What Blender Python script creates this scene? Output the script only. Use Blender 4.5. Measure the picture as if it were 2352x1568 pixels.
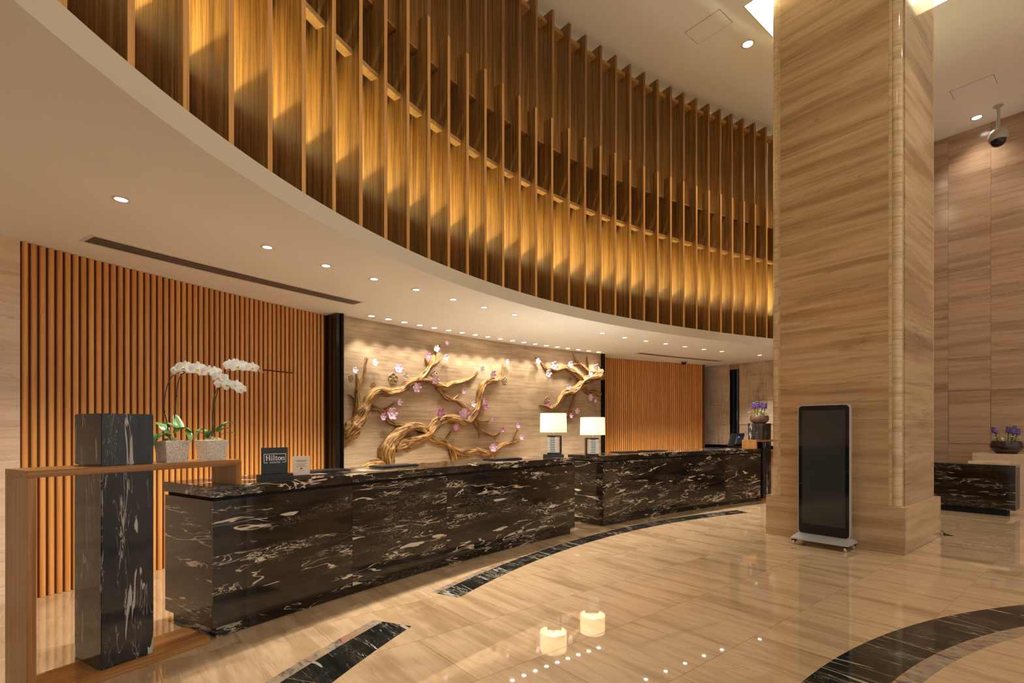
import bpy, bmesh, math, random
from math import sin, cos, pi, sqrt, atan2, radians, hypot
from mathutils import Vector, Matrix
from mathutils.geometry import tessellate_polygon

for o in list(bpy.data.objects):
    bpy.data.objects.remove(o, do_unlink=True)
S = bpy.context.scene
COL = S.collection
random.seed(7)

# ------------------------------------------------------------------ camera
F, HOR, EYE = 1170.0, 985.0, 1.5          # focal length (px), horizon row, eye height
cd = bpy.data.cameras.new('camera')
cam = bpy.data.objects.new('camera', cd); COL.objects.link(cam)
cam.location = (0, 0, EYE); cam.rotation_euler = (pi/2, 0, 0)
cd.sensor_width = 36.0; cd.lens = F/2352*36.0
cd.shift_y = (HOR-784)/2352
cd.clip_start = .05; cd.clip_end = 100
S.camera = cam

# ------------------------------------------------------------------ world, exposure
w = bpy.data.worlds.new('world'); S.world = w; w.use_nodes = True
w.node_tree.nodes['Background'].inputs[0].default_value = (1.0, .93, .83, 1)
w.node_tree.nodes['Background'].inputs[1].default_value = .75
vs = S.view_settings
vs.view_transform = 'Standard'; vs.look = 'None'; vs.gamma = 1.0
vs.use_curve_mapping = False; vs.exposure = 0.0

WARM = (1.0, .925, .82); WARM2 = (1.0, .86, .68)
P_ROWA, P_ROWB, P_HALL, P_WASH = 150.0, 40.0, 165.0, 115.0   # lamp powers (W)
E_LED, E_COVE = 140.0, 10.0                                   # emission of the LED strip and of the pillar light box

# ------------------------------------------------------------------ heights and plan
ZS, ZR, ZC = 3.13, 3.285, 7.65            # soffit, rim top, hall ceiling
CX, CY = 16.3, -8.2                       # centre of the reception arc
U = Vector((.62980, -.77676)); V = Vector((.77676, .62980))   # axes of the floor grid
def UV(u, v): return (U.x*u+V.x*v, U.y*u+V.y*v)
def pol(R, ph):                            # reception arc, angle in degrees
    a = radians(ph); return (CX-R*cos(a), CY+R*sin(a))
def radial(ph): a = radians(ph); return (-cos(a), sin(a))
def tangent(ph): a = radians(ph); return (sin(a), cos(a))
def RM(ph): return 24.31-.0017*(ph-40.5)**2            # relief wall
def RL(ph): return 24.10+(24.49-24.10)*(ph-31.5)/7.75   # left slatted wall
def RRr(ph): return 24.35+(24.01-24.35)*(ph-54.24)/7.17 # right slatted wall
def on_floor(x, y, z=0.0):                 # pixel -> point at height z
    Y = F*(z-EYE)/(HOR-y); return ((x-1176)/F*Y, Y)
def on_wall(x, y, Rf):                     # pixel -> point on a curved wall of the arc
    d = (x-1176)/F; lo, hi = 1.0, 20.0
    for _ in range(50):
        Y = (lo+hi)/2; dx, dy = d*Y-CX, Y-CY
        if hypot(dx, dy) < Rf(math.degrees(atan2(dy, -dx))) or dy < 0: lo = Y
        else: hi = Y
    ph = math.degrees(atan2(Y-CY, CX-d*Y))
    return (d*Y, Y, EYE+(HOR-y)/F*Y), ph, Y
def on_arc(x, R):                          # pixel column -> angle on arc of radius R
    return on_wall(x, HOR, lambda ph: R)[1]

# edge of the round void above the lobby (polar fit about 7.6, 0.5)
def rim_r(t):
    t = min(max(t, .13), 1.33); return 2.11415*t**3-4.45013*t**2+2.61772*t+9.305
def rim(t):
    r = rim_r(t); return Vector((7.6-r*cos(t), .5+r*sin(t)))
def rim_n(t):                              # unit normal pointing away from the void
    d = rim(t+.004)-rim(t-.004); d.normalize(); return Vector((-d.y, d.x))
def rim_px(x):
    lo, hi = .02, 1.6
    for _ in range(40):
        m = (lo+hi)/2; p = rim(m)
        if 1176+F*p.x/p.y < x: lo = m
        else: hi = m
    return lo
RIM_T = [-.45+i*(1.49+.45)/150 for i in range(151)]

# ------------------------------------------------------------------ object helpers
def link(o, parent=None):
    COL.objects.link(o)
    if parent is not None: o.parent = parent
    return o
def mesh(name, verts, faces, mat=None, smooth=False):
    m = bpy.data.meshes.new(name); m.from_pydata([tuple(v) for v in verts], [], faces); m.update()
    if mat: m.materials.append(mat)
    if smooth: m.polygons.foreach_set('use_smooth', [True]*len(m.polygons))
    return m
def fixn(m):
    b = bmesh.new(); b.from_mesh(m); bmesh.ops.recalc_face_normals(b, faces=b.faces); b.to_mesh(m); b.free()
def obj(name, vf, mat, parent=None, smooth=False, bevel=0, seg=2, loc=None, rot=None, auto=None):
    verts, faces = vf
    off = parent_world(parent)
    if loc is None: verts = [(v[0]-off[0], v[1]-off[1], v[2]-off[2]) for v in verts]
    m = mesh(name, verts, faces, mat, smooth)
    b = bmesh.new(); b.from_mesh(m); bmesh.ops.recalc_face_normals(b, faces=b.faces)
    if bevel:
        ed = [e for e in b.edges if len(e.link_faces) == 2 and e.calc_face_angle(0) > .5]
        bmesh.ops.bevel(b, geom=ed, offset=bevel, segments=seg, affect='EDGES', clamp_overlap=True)
    b.to_mesh(m); b.free()
    if auto is not None:
        m.polygons.foreach_set('use_smooth', [True]*len(m.polygons)); m.set_sharp_from_angle(angle=auto)
    o = bpy.data.objects.new(name, m); link(o, parent)
    if loc is not None: o.location = (loc[0]-off[0], loc[1]-off[1], loc[2]-off[2])
    if rot is not None: o.rotation_euler = rot
    return o
def inst(name, m, parent=None, loc=(0, 0, 0), rot=(0, 0, 0), sc=(1, 1, 1)):
    off = parent_world(parent)
    o = bpy.data.objects.new(name, m); link(o, parent)
    o.location = (loc[0]-off[0], loc[1]-off[1], loc[2]-off[2]); o.rotation_euler = rot; o.scale = sc
    return o
def parent_world(p):                       # parents used with world-coordinate children are never rotated
    x = y = z = 0.0
    while p is not None:
        x += p.location.x; y += p.location.y; z += p.location.z; p = p.parent
    return (x, y, z)
def thing(name, label, cat, loc=(0, 0, 0), group=None, kind=None):
    o = bpy.data.objects.new(name, None); o.empty_display_size = .1; COL.objects.link(o); o.location = loc
    return tag(o, label, cat, group, kind)
def tag(o, label=None, cat=None, group=None, kind=None):
    if label: o['label'] = label
    if cat: o['category'] = cat
    if group: o['group'] = group
    if kind: o['kind'] = kind
    return o
def struct(o, label=None): return tag(o, label, None, None, 'structure')

# ------------------------------------------------------------------ shape generators (verts, faces)
def join(*vfs):
    V_, F_ = [], []
    for v, f in vfs:
        n = len(V_); V_ += list(v); F_ += [tuple(i+n for i in q) for q in f]
    return V_, F_
def prism(poly, z0, z1):
    n = len(poly)
    v = [(p[0], p[1], z0) for p in poly]+[(p[0], p[1], z1) for p in poly]
    f = [tuple(range(n-1, -1, -1)), tuple(range(n, 2*n))]+[(i, (i+1) % n, n+(i+1) % n, n+i) for i in range(n)]
    return v, f
def box(cx, cy, z0, z1, sx, sy, rot=0.0):
    c, s = cos(rot), sin(rot)
    return prism([(cx+c*x-s*y, cy+s*x+c*y) for x, y in ((-sx/2, -sy/2), (sx/2, -sy/2), (sx/2, sy/2), (-sx/2, sy/2))], z0, z1)
def obox(o, a, b, la, lb, z0, z1):         # box from corner o along unit vectors a, b
    P = [(o[0]+a[0]*i+b[0]*j, o[1]+a[1]*i+b[1]*j) for i, j in ((0, 0), (la, 0), (la, lb), (0, lb))]
    return prism(P, z0, z1)
def uvbox(u0, u1, v0, v1, z0, z1): return prism([UV(u0, v0), UV(u1, v0), UV(u1, v1), UV(u0, v1)], z0, z1)
def strip(pa, pb, z0, z1):                 # closed slab between two polylines pa (inner) and pb (outer)
    n = len(pa); v = []
    for p, q in zip(pa, pb): v += [(p[0], p[1], z0), (q[0], q[1], z0), (q[0], q[1], z1), (p[0], p[1], z1)]
    f = [(0, 1, 2, 3), (4*n-1, 4*n-2, 4*n-3, 4*n-4)]
    for i in range(n-1):
        a, b = 4*i, 4*i+4
        f += [(a, b, b+1, a+1), (a+1, b+1, b+2, a+2), (a+2, b+2, b+3, a+3), (a+3, b+3, b, a)]
    return v, f
def arcslab(R0, R1, p0, p1, z0, z1, n=None):
    n = n or max(2, int((p1-p0)*1.5)+1)
    f0 = R0 if callable(R0) else (lambda p: R0); f1 = R1 if callable(R1) else (lambda p: R1)
    ps = [p0+(p1-p0)*i/n for i in range(n+1)]
    return strip([pol(f0(p), p) for p in ps], [pol(f1(p), p) for p in ps], z0, z1)
def rimslab(t0, t1, z0, z1, ts=None):
    ts = ts or RIM_T
    return strip([rim(t)+rim_n(t)*t0 for t in ts], [rim(t)+rim_n(t)*t1 for t in ts], z0, z1)
def lathe(prof, n=24, cx=0, cy=0, z=0, cap=True):
    v = []; f = []
    for r, h in prof:
        for i in range(n): v.append((cx+r*cos(2*pi*i/n), cy+r*sin(2*pi*i/n), z+h))
    for j in range(len(prof)-1):
        for i in range(n): f.append((j*n+i, j*n+(i+1) % n, (j+1)*n+(i+1) % n, (j+1)*n+i))
    if cap:
        f.append(tuple(range(n-1, -1, -1))); f.append(tuple((len(prof)-1)*n+i for i in range(n)))
    return v, f
def catmull(P, k=4):
    out = []
    for i in range(len(P)-1):
        p0, p1, p2, p3 = P[max(i-1, 0)], P[i], P[i+1], P[min(i+2, len(P)-1)]
        for j in range(k):
            t = j/k
            out.append(tuple(.5*((2*b)+(-a+c)*t+(2*a-5*b+4*c-d)*t*t+(-a+3*b-3*c+d)*t**3) for a, b, c, d in zip(p0, p1, p2, p3)))
    out.append(tuple(P[-1])); return out
def tube(P, rad, n=8, cap=True, flat=None, jit=0.0, seed=0):
    P = [Vector(p) for p in P]; v = []; f = []; rng = random.Random(seed)
    if not hasattr(rad, '__len__'): rad = [rad]*len(P)
    up = None
    off = [rng.uniform(-1, 1) for _ in range(n)]
    for i, p in enumerate(P):
        d = (P[min(i+1, len(P)-1)]-P[max(i-1, 0)])
        if d.length < 1e-9: d = Vector((0, 0, 1))
        d.normalize()
        if up is None:
            up = Vector((0, 0, 1)) if abs(d.z) < .9 else Vector((1, 0, 0))
        s = d.cross(up)
        if s.length < 1e-6: s = d.orthogonal()
        s.normalize(); up = s.cross(d).normalized()
        for k in range(n):
            a = 2*pi*k/n
            r = rad[i]*(1+jit*(.5*sin(3*a+.21*i+off[0]*3)+.4*sin(5*a-.33*i+off[1]*3)+.25*sin(9*a+.17*i)+rng.uniform(-.18, .18)))
            v.append(p+s*cos(a)*r+up*sin(a)*r)
    for i in range(len(P)-1):
        for k in range(n): f.append((i*n+k, i*n+(k+1) % n, (i+1)*n+(k+1) % n, (i+1)*n+k))
    if cap: f.append(tuple(range(n-1, -1, -1))); f.append(tuple((len(P)-1)*n+k for k in range(n)))
    return v, f
def polymesh(pts2, z):                     # flat n-gon, triangulated
    t = tessellate_polygon([[Vector((p[0], p[1], 0)) for p in pts2]])
    return [(p[0], p[1], z) for p in pts2], [tuple(q) for q in t]
def plane_frame(o, n):                     # axes of a vertical plane: right vector seen from the front, up
    n = Vector((n[0], n[1], 0)).normalized(); r = Vector((-n.y, n.x, 0)); return r
def rrect(w, h, r, k=6):
    P = []
    for cx, cy, a0 in ((w/2-r, h/2-r, 0), (-w/2+r, h/2-r, 90), (-w/2+r, -h/2+r, 180), (w/2-r, -h/2+r, 270)):
        for i in range(k+1):
            a = radians(a0+90*i/k); P.append((cx+r*cos(a), cy+r*sin(a)))
    return P
def plate(poly, o, rgt, nrm, d0, d1):      # 2D outline (x right, y up) extruded along the normal
    n = len(poly); o = Vector(o); rgt = Vector(rgt); nrm = Vector(nrm); up = Vector((0, 0, 1)); v = []
    for d in (d0, d1): v += [o+rgt*p[0]+up*p[1]+nrm*d for p in poly]
    f = [tuple(range(n-1, -1, -1)), tuple(range(n, 2*n))]+[(i, (i+1) % n, n+(i+1) % n, n+i) for i in range(n)]
    return v, f
def spot(name, loc, power, size=1.4, blend=.6, col=WARM, parent=None, rad=.04, aim=None):
    l = bpy.data.lights.new(name, 'SPOT'); l.energy = power; l.spot_size = size; l.spot_blend = blend
    l.color = col; l.shadow_soft_size = rad
    o = bpy.data.objects.new(name, l); off = parent_world(parent); link(o, parent)
    o.location = (loc[0]-off[0], loc[1]-off[1], loc[2]-off[2])
    if aim is not None: o.rotation_euler = (Vector(aim)-Vector(loc)).to_track_quat('-Z', 'Y').to_euler()
    return o

# ------------------------------------------------------------------ materials
class NT:
    def __init__(s, name):
        s.m = bpy.data.materials.new(name); s.m.use_nodes = True; s.t = s.m.node_tree
        s.b = s.t.nodes['Principled BSDF']; s.pos = None
    def n(s, typ, **kw):
        x = s.t.nodes.new('ShaderNode'+typ)
        for k, v in kw.items(): setattr(x, k, v)
        return x
    def l(s, a, b): s.t.links.new(a, b); return s
    def set(s, **kw):
        for k, v in kw.items():
            i = s.b.inputs[k.replace('_', ' ')]
            if hasattr(v, 'is_linked') or hasattr(v, 'node'): s.l(v, i)
            else: i.default_value = (*v, 1) if isinstance(v, tuple) and len(v) == 3 else v
        return s
    def math(s, op, a, b=None, clamp=False):
        x = s.n('Math', operation=op); x.use_clamp = clamp
        for i, q in enumerate((a, b)):
            if q is None: continue
            if hasattr(q, 'node'): s.l(q, x.inputs[i])
            else: x.inputs[i].default_value = q
        return x.outputs[0]
    def coords(s, su, sv, sz, ax=None, rnd=0.0, local=False):
        src = s.n('TexCoord').outputs['Object'] if local else s.n('NewGeometry').outputs['Position']
        ax = ax or (U, V)
        o = []
        for a, k in ((ax[0], su), (ax[1], sv)):
            d = s.n('VectorMath', operation='DOT_PRODUCT'); s.l(src, d.inputs[0]); d.inputs[1].default_value = (a[0]*k, a[1]*k, 0)
            o.append(d.outputs['Value'])
        sp = s.n('SeparateXYZ'); s.l(src, sp.inputs[0])
        cb = s.n('CombineXYZ'); s.l(o[0], cb.inputs[0]); s.l(o[1], cb.inputs[1]); s.l(s.math('MULTIPLY', sp.outputs[2], sz), cb.inputs[2])
        out = cb.outputs[0]
        if rnd:
            oi = s.n('ObjectInfo'); k = s.math('MULTIPLY', oi.outputs['Random'], rnd)
            ad = s.n('VectorMath', operation='ADD'); s.l(out, ad.inputs[0]); c2 = s.n('CombineXYZ')
            for i in range(3): s.l(k, c2.inputs[i])
            s.l(c2.outputs[0], ad.inputs[1]); out = ad.outputs[0]
        return out
    def noise(s, vec, scale=1.0, detail=4.0, rough=.55, dist=0.0):
        x = s.n('TexNoise'); s.l(vec, x.inputs['Vector'])
        x.inputs['Scale'].default_value = scale; x.inputs['Detail'].default_value = detail
        x.inputs['Roughness'].default_value = rough; x.inputs['Distortion'].default_value = dist
        return x.outputs['Fac']
    def ramp(s, fac, stops, interp='LINEAR'):
        x = s.n('ValToRGB'); s.l(fac, x.inputs[0]); r = x.color_ramp; r.interpolation = interp
        while len(r.elements) < len(stops): r.elements.new(.5)
        for e, (p, c) in zip(r.elements, stops):
            e.position = p; e.color = (*c, 1) if isinstance(c, tuple) else (c, c, c, 1)
        return x.outputs[0]
    def mix(s, fac, a, b, mode='MIX'):
        x = s.n('Mix', data_type='RGBA', blend_type=mode)
        for i, q in ((0, fac), (6, a), (7, b)):
            if hasattr(q, 'node'): s.l(q, x.inputs[i])
            else: x.inputs[i].default_value = q if not isinstance(q, tuple) else (*q, 1)
        return x.outputs[2]
    def bump(s, h, strength=.2, dist=.01):
        x = s.n('Bump'); s.l(h, x.inputs['Height']); x.inputs['Strength'].default_value = strength; x.inputs['Distance'].default_value = dist
        s.l(x.outputs[0], s.b.inputs['Normal']); return s

def plain(name, col, rough=.5, metal=0.0, **kw):
    return NT(name).set(Base_Color=col, Roughness=rough, Metallic=metal, **kw).m
def emit(name, col, strength, sample=False):
    t = NT(name).set(Base_Color=(0, 0, 0), Emission_Color=col, Emission_Strength=strength)
    t.m.cycles.emission_sampling = 'AUTO' if sample else 'NONE'
    return t.m
def paint(name, col, rough=.55):
    t = NT(name); n = t.noise(t.coords(1.2, 1.2, 1.2), 2, 3)
    c = t.mix(n, tuple(x*.96 for x in col), tuple(min(1, x*1.03) for x in col))
    return t.set(Base_Color=c, Roughness=rough).m
def beige_marble(name, scales, light, mid, dark, rough=.12, rnd=0.0, fine=1.0, vein=.40, coat=0.0):
    t = NT(name); vec = t.coords(*scales, rnd=rnd)
    a = t.noise(vec, 1.0, 5, .6, .35); b = t.noise(vec, 4.2*fine, 6, .65, .25); c = t.noise(vec, .45, 2, .5)
    k = t.math('ADD', t.math('MULTIPLY', a, .62), t.math('MULTIPLY', b, .38))
    col = t.ramp(k, [(.30, dark), (.42, mid), (.52, light), (.60, mid), (.72, tuple(.6*x+.4*y for x, y in zip(light, dark)))])
    col = t.mix(t.ramp(c, [(.42, 0.0), (.58, 1.0)]), col, tuple(.45*x+.55*y for x, y in zip(mid, light)), 'MULTIPLY') if False else col
    th = t.math('ABSOLUTE', t.math('SUBTRACT', t.noise(vec, 2.0, 7, .6, .8), .5))
    col = t.mix(t.ramp(th, [(.0, vein), (.010, 0.0)]), col, tuple(x*.6 for x in dark))
    return t.set(Base_Color=col, Roughness=rough, Specular_IOR_Level=.5, Coat_Weight=coat, Coat_Roughness=.015, Coat_IOR=1.6).m
def black_marble(name, scales, ax=None, rnd=0.0, local=False, vein=(.74, .62, .48), base=((.006, .0045, .004), (.030, .019, .0125)), amount=1.0, rough=.07):
    t = NT(name); vec = t.coords(*scales, ax=ax, rnd=rnd, local=local)
    wob = t.noise(vec, .9, 3, .5)
    w2 = t.n('VectorMath', operation='ADD'); t.l(vec, w2.inputs[0]); c2 = t.n('CombineXYZ')
    for i in range(3): t.l(t.math('MULTIPLY', wob, 1.4), c2.inputs[i])
    t.l(c2.outputs[0], w2.inputs[1]); vec2 = w2.outputs[0]
    bands = t.noise(vec2, 1.1, 5, .6, .3)
    basec = t.ramp(bands, [(.32, base[0]), (.50, base[1]), (.60, base[0]), (.72, tuple(x*.8 for x in base[1]))])
    def ridge(sc, dist, wid, det=5):
        n = t.noise(vec2, sc, det, .55, dist); r = t.math('ABSOLUTE', t.math('SUBTRACT', n, .5))
        return t.ramp(r, [(.0, 1.0), (wid*.55, .85), (wid, 0.0)])
    def mask(sc, lo, hi):
        return t.ramp(t.noise(vec, sc, 3, .5), [(lo, 0.0), (hi, 1.0)])
    # broad cream lenses, long thin streaks, fine crackle in clusters
    lens = t.ramp(t.noise(vec2, 2.1, 3, .45, .9), [(.664, 0.0), (.674, 1.0)])
    streak = t.math('MULTIPLY', ridge(1.7, .6, .016, 3), mask(1.1, .52, .58))
    crack = t.math('MULTIPLY', ridge(4.6, 1.1, .020, 5), mask(1.4, .57, .62))
    hair = t.math('MULTIPLY', t.math('MULTIPLY', ridge(8.5, 1.6, .012, 4), mask(1.0, .52, .62)), .55)
    v = t.math('MAXIMUM', t.math('MAXIMUM', lens, streak), t.math('MAXIMUM', crack, hair), True)
    vc = t.mix(t.noise(vec, 3.0, 2), tuple(x*.7 for x in vein), vein)
    col = t.mix(t.math('MULTIPLY', v, amount), basec, vc)
    return t.set(Base_Color=col, Roughness=rough, Specular_IOR_Level=.5).m
def wood(name, scales, cols, rough=.35, ax=None, rnd=0.0, local=False, tone=.0, streak=.5, spec=.5):
    t = NT(name); vec = t.coords(*scales, ax=ax, rnd=rnd, local=local)
    a = t.noise(vec, 1.0, 4, .6, .4); b = t.noise(vec, 3.1, 5, .7, .2)
    k = t.math('ADD', t.math('MULTIPLY', a, 1-streak), t.math('MULTIPLY', b, streak))
    col = t.ramp(k, [(.30, cols[0]), (.46, cols[1]), (.60, cols[2]), (.75, cols[1])])
    if tone:
        oi = t.n('ObjectInfo'); f = t.math('ADD', t.math('MULTIPLY', oi.outputs['Random'], tone), 1-tone/2)
        hs = t.n('HueSaturation'); t.l(f, hs.inputs['Value']); t.l(col, hs.inputs['Color']); col = hs.outputs[0]
    t.bump(b, .12, .004)
    return t.set(Base_Color=col, Roughness=rough, Specular_IOR_Level=spec).m

M = {}
M['paint'] = paint('ceiling_paint', (.82, .84, .83))
M['rim'] = paint('rim_paint', (.62, .54, .41), .6)
M['hall_ceiling'] = paint('hall_ceiling_paint', (.92, .91, .87))
LT, MD, DK = (.62, .43, .28), (.50, .325, .20), (.36, .215, .12)
M['floor'] = beige_marble('floor_marble', (.30, 2.6, 1.0), (.49, .34, .20), (.365, .238, .13), (.245, .150, .076), .03, rnd=40.0, vein=.25, coat=.35)
M['floor_base'] = beige_marble('floor_base_marble', (.45, 3.0, 1.0), (.60, .42, .27), (.50, .33, .20), (.42, .26, .15), .1)
M['pillar'] = beige_marble('pillar_marble', (.10, .10, 1.7), (.52, .35, .192), (.35, .21, .103), (.16, .086, .037), .09, rnd=30.0)
M['bead'] = beige_marble('bead_marble', (.5, .5, 9.0), (.62, .46, .27), (.48, .33, .18), (.32, .20, .10), .08, rnd=30.0)
M['wall_marble'] = beige_marble('wall_marble', (.11, .11, 2.0), (.46, .30, .195), (.33, .205, .125), (.19, .11, .062), .14, rnd=30.0)
M['ledge'] = beige_marble('ledge_marble', (.2, .2, 2.4), (.66, .47, .33), (.56, .385, .26), (.44, .285, .18), .12)
M['pale_marble'] = beige_marble('pale_marble', (.3, .3, 3.2), (.84, .63, .45), (.73, .52, .355), (.55, .365, .235), .12, rnd=30.0)
M['slate'] = NT('slate_strip')
t = M['slate']; vec = t.coords(7, 14, 7); n1 = t.noise(vec, 1, 5, .65, 1.0); n2 = t.noise(vec, .5, 3, .6)
t.set(Base_Color=t.mix(t.ramp(n2, [(.4, 0.0), (.6, 1.0)]), t.ramp(n1, [(.36, (.10, .055, .04)), (.48, (.24, .18, .14)), (.58, (.34, .12, .045)), (.70, (.20, .19, .15))]), t.ramp(n1, [(.36, (.14, .13, .10)), (.48, (.25, .225, .17)), (.62, (.36, .22, .08))])), Roughness=.15)
M['slate'] = t.m
M['counter'] = black_marble('counter_marble', (.80, .80, 4.6), rnd=53.0)
M['worktop'] = black_marble('worktop_marble', (1.1, 1.1, 5.0), rnd=21.0, base=((.010, .008, .007), (.028, .019, .013)))
M['desk'] = black_marble('desk_marble', (1.2, 1.2, 7.0), rnd=11.0, base=((.003, .002, .002), (.010, .007, .005)), amount=.45)
M['column'] = black_marble('column_marble', (4.6, 4.6, .7), rnd=19.0, base=((.010, .009, .010), (.024, .020, .020)), vein=(.58, .52, .46), amount=.9)
M['inlay'] = black_marble('inlay_marble', (.8, 5.6, 1.0), rnd=23.0, base=((.006, .008, .007), (.016, .015, .012)), vein=(.50, .44, .35), amount=.75)
M['fin'] = wood('fin_veneer', (34, 34, .55), ((.020, .007, .002), (.20, .088, .019), (.42, .205, .052)), .38, rnd=60.0, tone=.22, streak=.55)
M['fin_edge'] = wood('fin_edge_lit', (30, 30, .6), ((.36, .155, .034), (.58, .275, .072), (.72, .385, .115)), .4, rnd=60.0)
M['slat'] = wood('slat_veneer', (26, 26, .5), ((.42, .155, .032), (.72, .31, .074), (.84, .43, .13)), .32, rnd=60.0, tone=.16)
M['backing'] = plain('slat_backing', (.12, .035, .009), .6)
A1, B1 = Vector((.5, .8660)), Vector((-.8660, .5))           # axes of the near wooden frame
WC = ((.15, .052, .013), (.30, .125, .033), (.42, .205, .064))
M['frame_v'] = wood('frame_wood_upright', (30, 30, .6), WC, .25, rnd=9.0)
M['frame_a'] = wood('frame_wood_board', (.7, 30, 30), WC, .25, ax=(A1, B1), rnd=9.0)
M['relief'] = NT('relief_plaster')
t = M['relief']; vec = t.coords(1.5, 1.5, 26); vec3 = t.coords(.8, .8, 1.1)
k = t.math('ADD', t.math('MULTIPLY', t.noise(vec, 1, 6, .65), .45), t.math('MULTIPLY', t.noise(vec3, 1.3, 4, .6), .55))
t.set(Base_Color=t.ramp(k, [(.36, (.26, .175, .10)), (.50, (.43, .305, .18)), (.64, (.58, .44, .28))]), Roughness=.42, Metallic=.15).bump(t.noise(vec, 2, 5), .15, .004)
M['relief'] = t.m
t = NT('gilded_branch'); att = t.n('Attribute'); att.attribute_name = 'grain'; k = t.noise(att.outputs['Vector'], 3.4, 5, .62, .5)
t.set(Base_Color=t.ramp(k, [(.38, (.06, .022, .005)), (.47, (.28, .135, .036)), (.60, (.58, .34, .12))]), Roughness=.34, Metallic=.35).bump(k, 1.0, .03)
M['branch'] = t.m
M['carved'] = plain('carved_blossom', (.40, .27, .15), .35, .3)
def petal(name, c0, c1):
    t = NT(name); g = t.n('TexCoord').outputs['Object']; d = t.n('VectorMath', operation='LENGTH'); t.l(g, d.inputs[0])
    return t.set(Base_Color=t.ramp(d.outputs['Value'], [(.25, c1), (.95, c0)]), Roughness=.12, Specular_IOR_Level=.7).m
M['pink'] = petal('pink_glass', (.60, .22, .42), (.92, .76, .84))
M['palepink'] = petal('pale_pink_glass', (.80, .55, .68), (.95, .90, .92))
M['deeppink'] = petal('deep_pink_glass', (.50, .12, .30), (.66, .28, .46))
M['stamen'] = plain('blossom_heart', (.80, .70, .78), .15)
M['black_metal'] = plain('black_metal', (.010, .009, .009), .22, .6)
M['reveal'] = plain('dark_lacquer', (.018, .012, .009), .12)
M['black'] = plain('black_plastic', (.008, .008, .009), .3)
M['blackmatt'] = plain('black_leather', (.010, .011, .014), .38)
M['steel'] = plain('brushed_steel', (.55, .54, .52), .25, 1.0)
M['alu'] = plain('silver_aluminium', (.60, .60, .60), .35, .7)
M['white_trim'] = plain('white_trim', (.70, .64, .56), .4)
M['greyplastic'] = plain('grey_plastic', (.42, .38, .31), .4)
M['glass_black'] = plain('black_glass', (.004, .004, .006), .03)
M['screen'] = plain('dark_screen', (.030, .031, .033), .10)
M['lens'] = emit('lamp_lens', (1.0, .93, .82), 14.0)
M['led'] = emit('led_strip', (1.0, .93, .55), E_LED, True)
M['led_added'] = emit('added_fin_light', (1.0, .76, .40), 15.0, True)
M['cove'] = emit('light_box', (1.0, .90, .60), E_COVE, True)
M['inner_wall'] = paint('inner_wall_paint', (.75, .78, .58))
M['grille'] = plain('grille_metal', (.30, .27, .24), .4, .3)
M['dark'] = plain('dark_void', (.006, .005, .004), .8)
t = NT('lamp_shade_fabric').set(Base_Color=(.90, .84, .70), Roughness=.8)
tr = t.n('BsdfTranslucent'); tr.inputs[0].default_value = (.95, .88, .72, 1); mx = t.n('MixShader'); mx.inputs[0].default_value = .5
t.l(t.b.outputs[0], mx.inputs[1]); t.l(tr.outputs[0], mx.inputs[2]); t.l(mx.outputs[0], t.t.nodes['Material Output'].inputs[0])
M['shade'] = t.m
M['bulb'] = emit('lamp_bulb', (1.0, .80, .48), 30.0)
M['lampwood'] = plain('dark_lamp_wood', (.022, .013, .009), .25)
M['chrome'] = plain('polished_chrome', (.78, .75, .66), .12, 1.0)
t = NT('speckled_stone'); k = t.noise(t.coords(260, 260, 260), 1, 2, .5)
t.set(Base_Color=t.ramp(k, [(.36, (.12, .08, .06)), (.42, (.52, .45, .38)), (.52, (.78, .74, .68))]), Roughness=.6); M['pot'] = t.m
t = NT('orchid_leaf'); k = t.noise(t.coords(14, 14, 8), 1, 3)
t.set(Base_Color=t.ramp(k, [(.3, (.05, .13, .03)), (.7, (.20, .36, .09))]), Roughness=.28); M['leaf'] = t.m
M['leaf2'] = plain('hyacinth_leaf', (.46, .48, .16), .4)
M['stem'] = plain('orchid_stem', (.045, .040, .022), .4)
M['stem2'] = plain('hyacinth_stem', (.06, .11, .035), .4)
M['petal'] = plain('white_petal', (.86, .85, .82), .45, 0.0, Subsurface_Weight=.15)
M['lip'] = plain('yellow_lip', (.80, .56, .12), .4)
M['bud'] = plain('flower_bud', (.42, .45, .16), .4)
t = NT('moss'); k = t.noise(t.coords(120, 120, 120), 1, 3)
t.set(Base_Color=t.ramp(k, [(.35, (.09, .07, .02)), (.5, (.36, .29, .12)), (.65, (.62, .52, .30))]), Roughness=.8).bump(k, 1.0, .01); M['moss'] = t.m
M['purple'] = plain('purple_floret', (.17, .075, .36), .5)
M['bowl'] = plain('dark_bowl_glaze', (.040, .020, .018), .16)
M['bowl2'] = plain('brown_bowl_glaze', (.16, .085, .060), .3)
M['ink'] = plain('white_ink', (.85, .85, .85), .4)
M['card'] = plain('card_paper', (.72, .62, .52), .6)
M['print'] = plain('grey_print', (.28, .17, .15), .6)
M['maroon'] = plain('maroon_holder', (.075, .016, .012), .3)
M['signstone'] = plain('sign_stone', (.60, .48, .33), .5)
M['bench_inner'] = M['frame_v']
t = NT('woven_blind'); v1 = t.coords(26, 26, 2.0); v2 = t.coords(2.5, 2.5, 46); v3 = t.coords(3.0, 3.0, 2.2)
k = t.math('ADD', t.math('MULTIPLY', t.noise(v1, 1, 4, .7), .34), t.math('ADD', t.math('MULTIPLY', t.noise(v2, 1, 4, .7), .33), t.math('MULTIPLY', t.noise(v3, 1, 4, .6), .33)))
t.set(Base_Color=t.ramp(k, [(.38, (.28, .20, .13)), (.48, (.54, .42, .30)), (.60, (.68, .55, .41))]), Roughness=.8); M['blind'] = t.m
M['night'] = plain('night_glass', (.006, .010, .008), .05)
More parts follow.
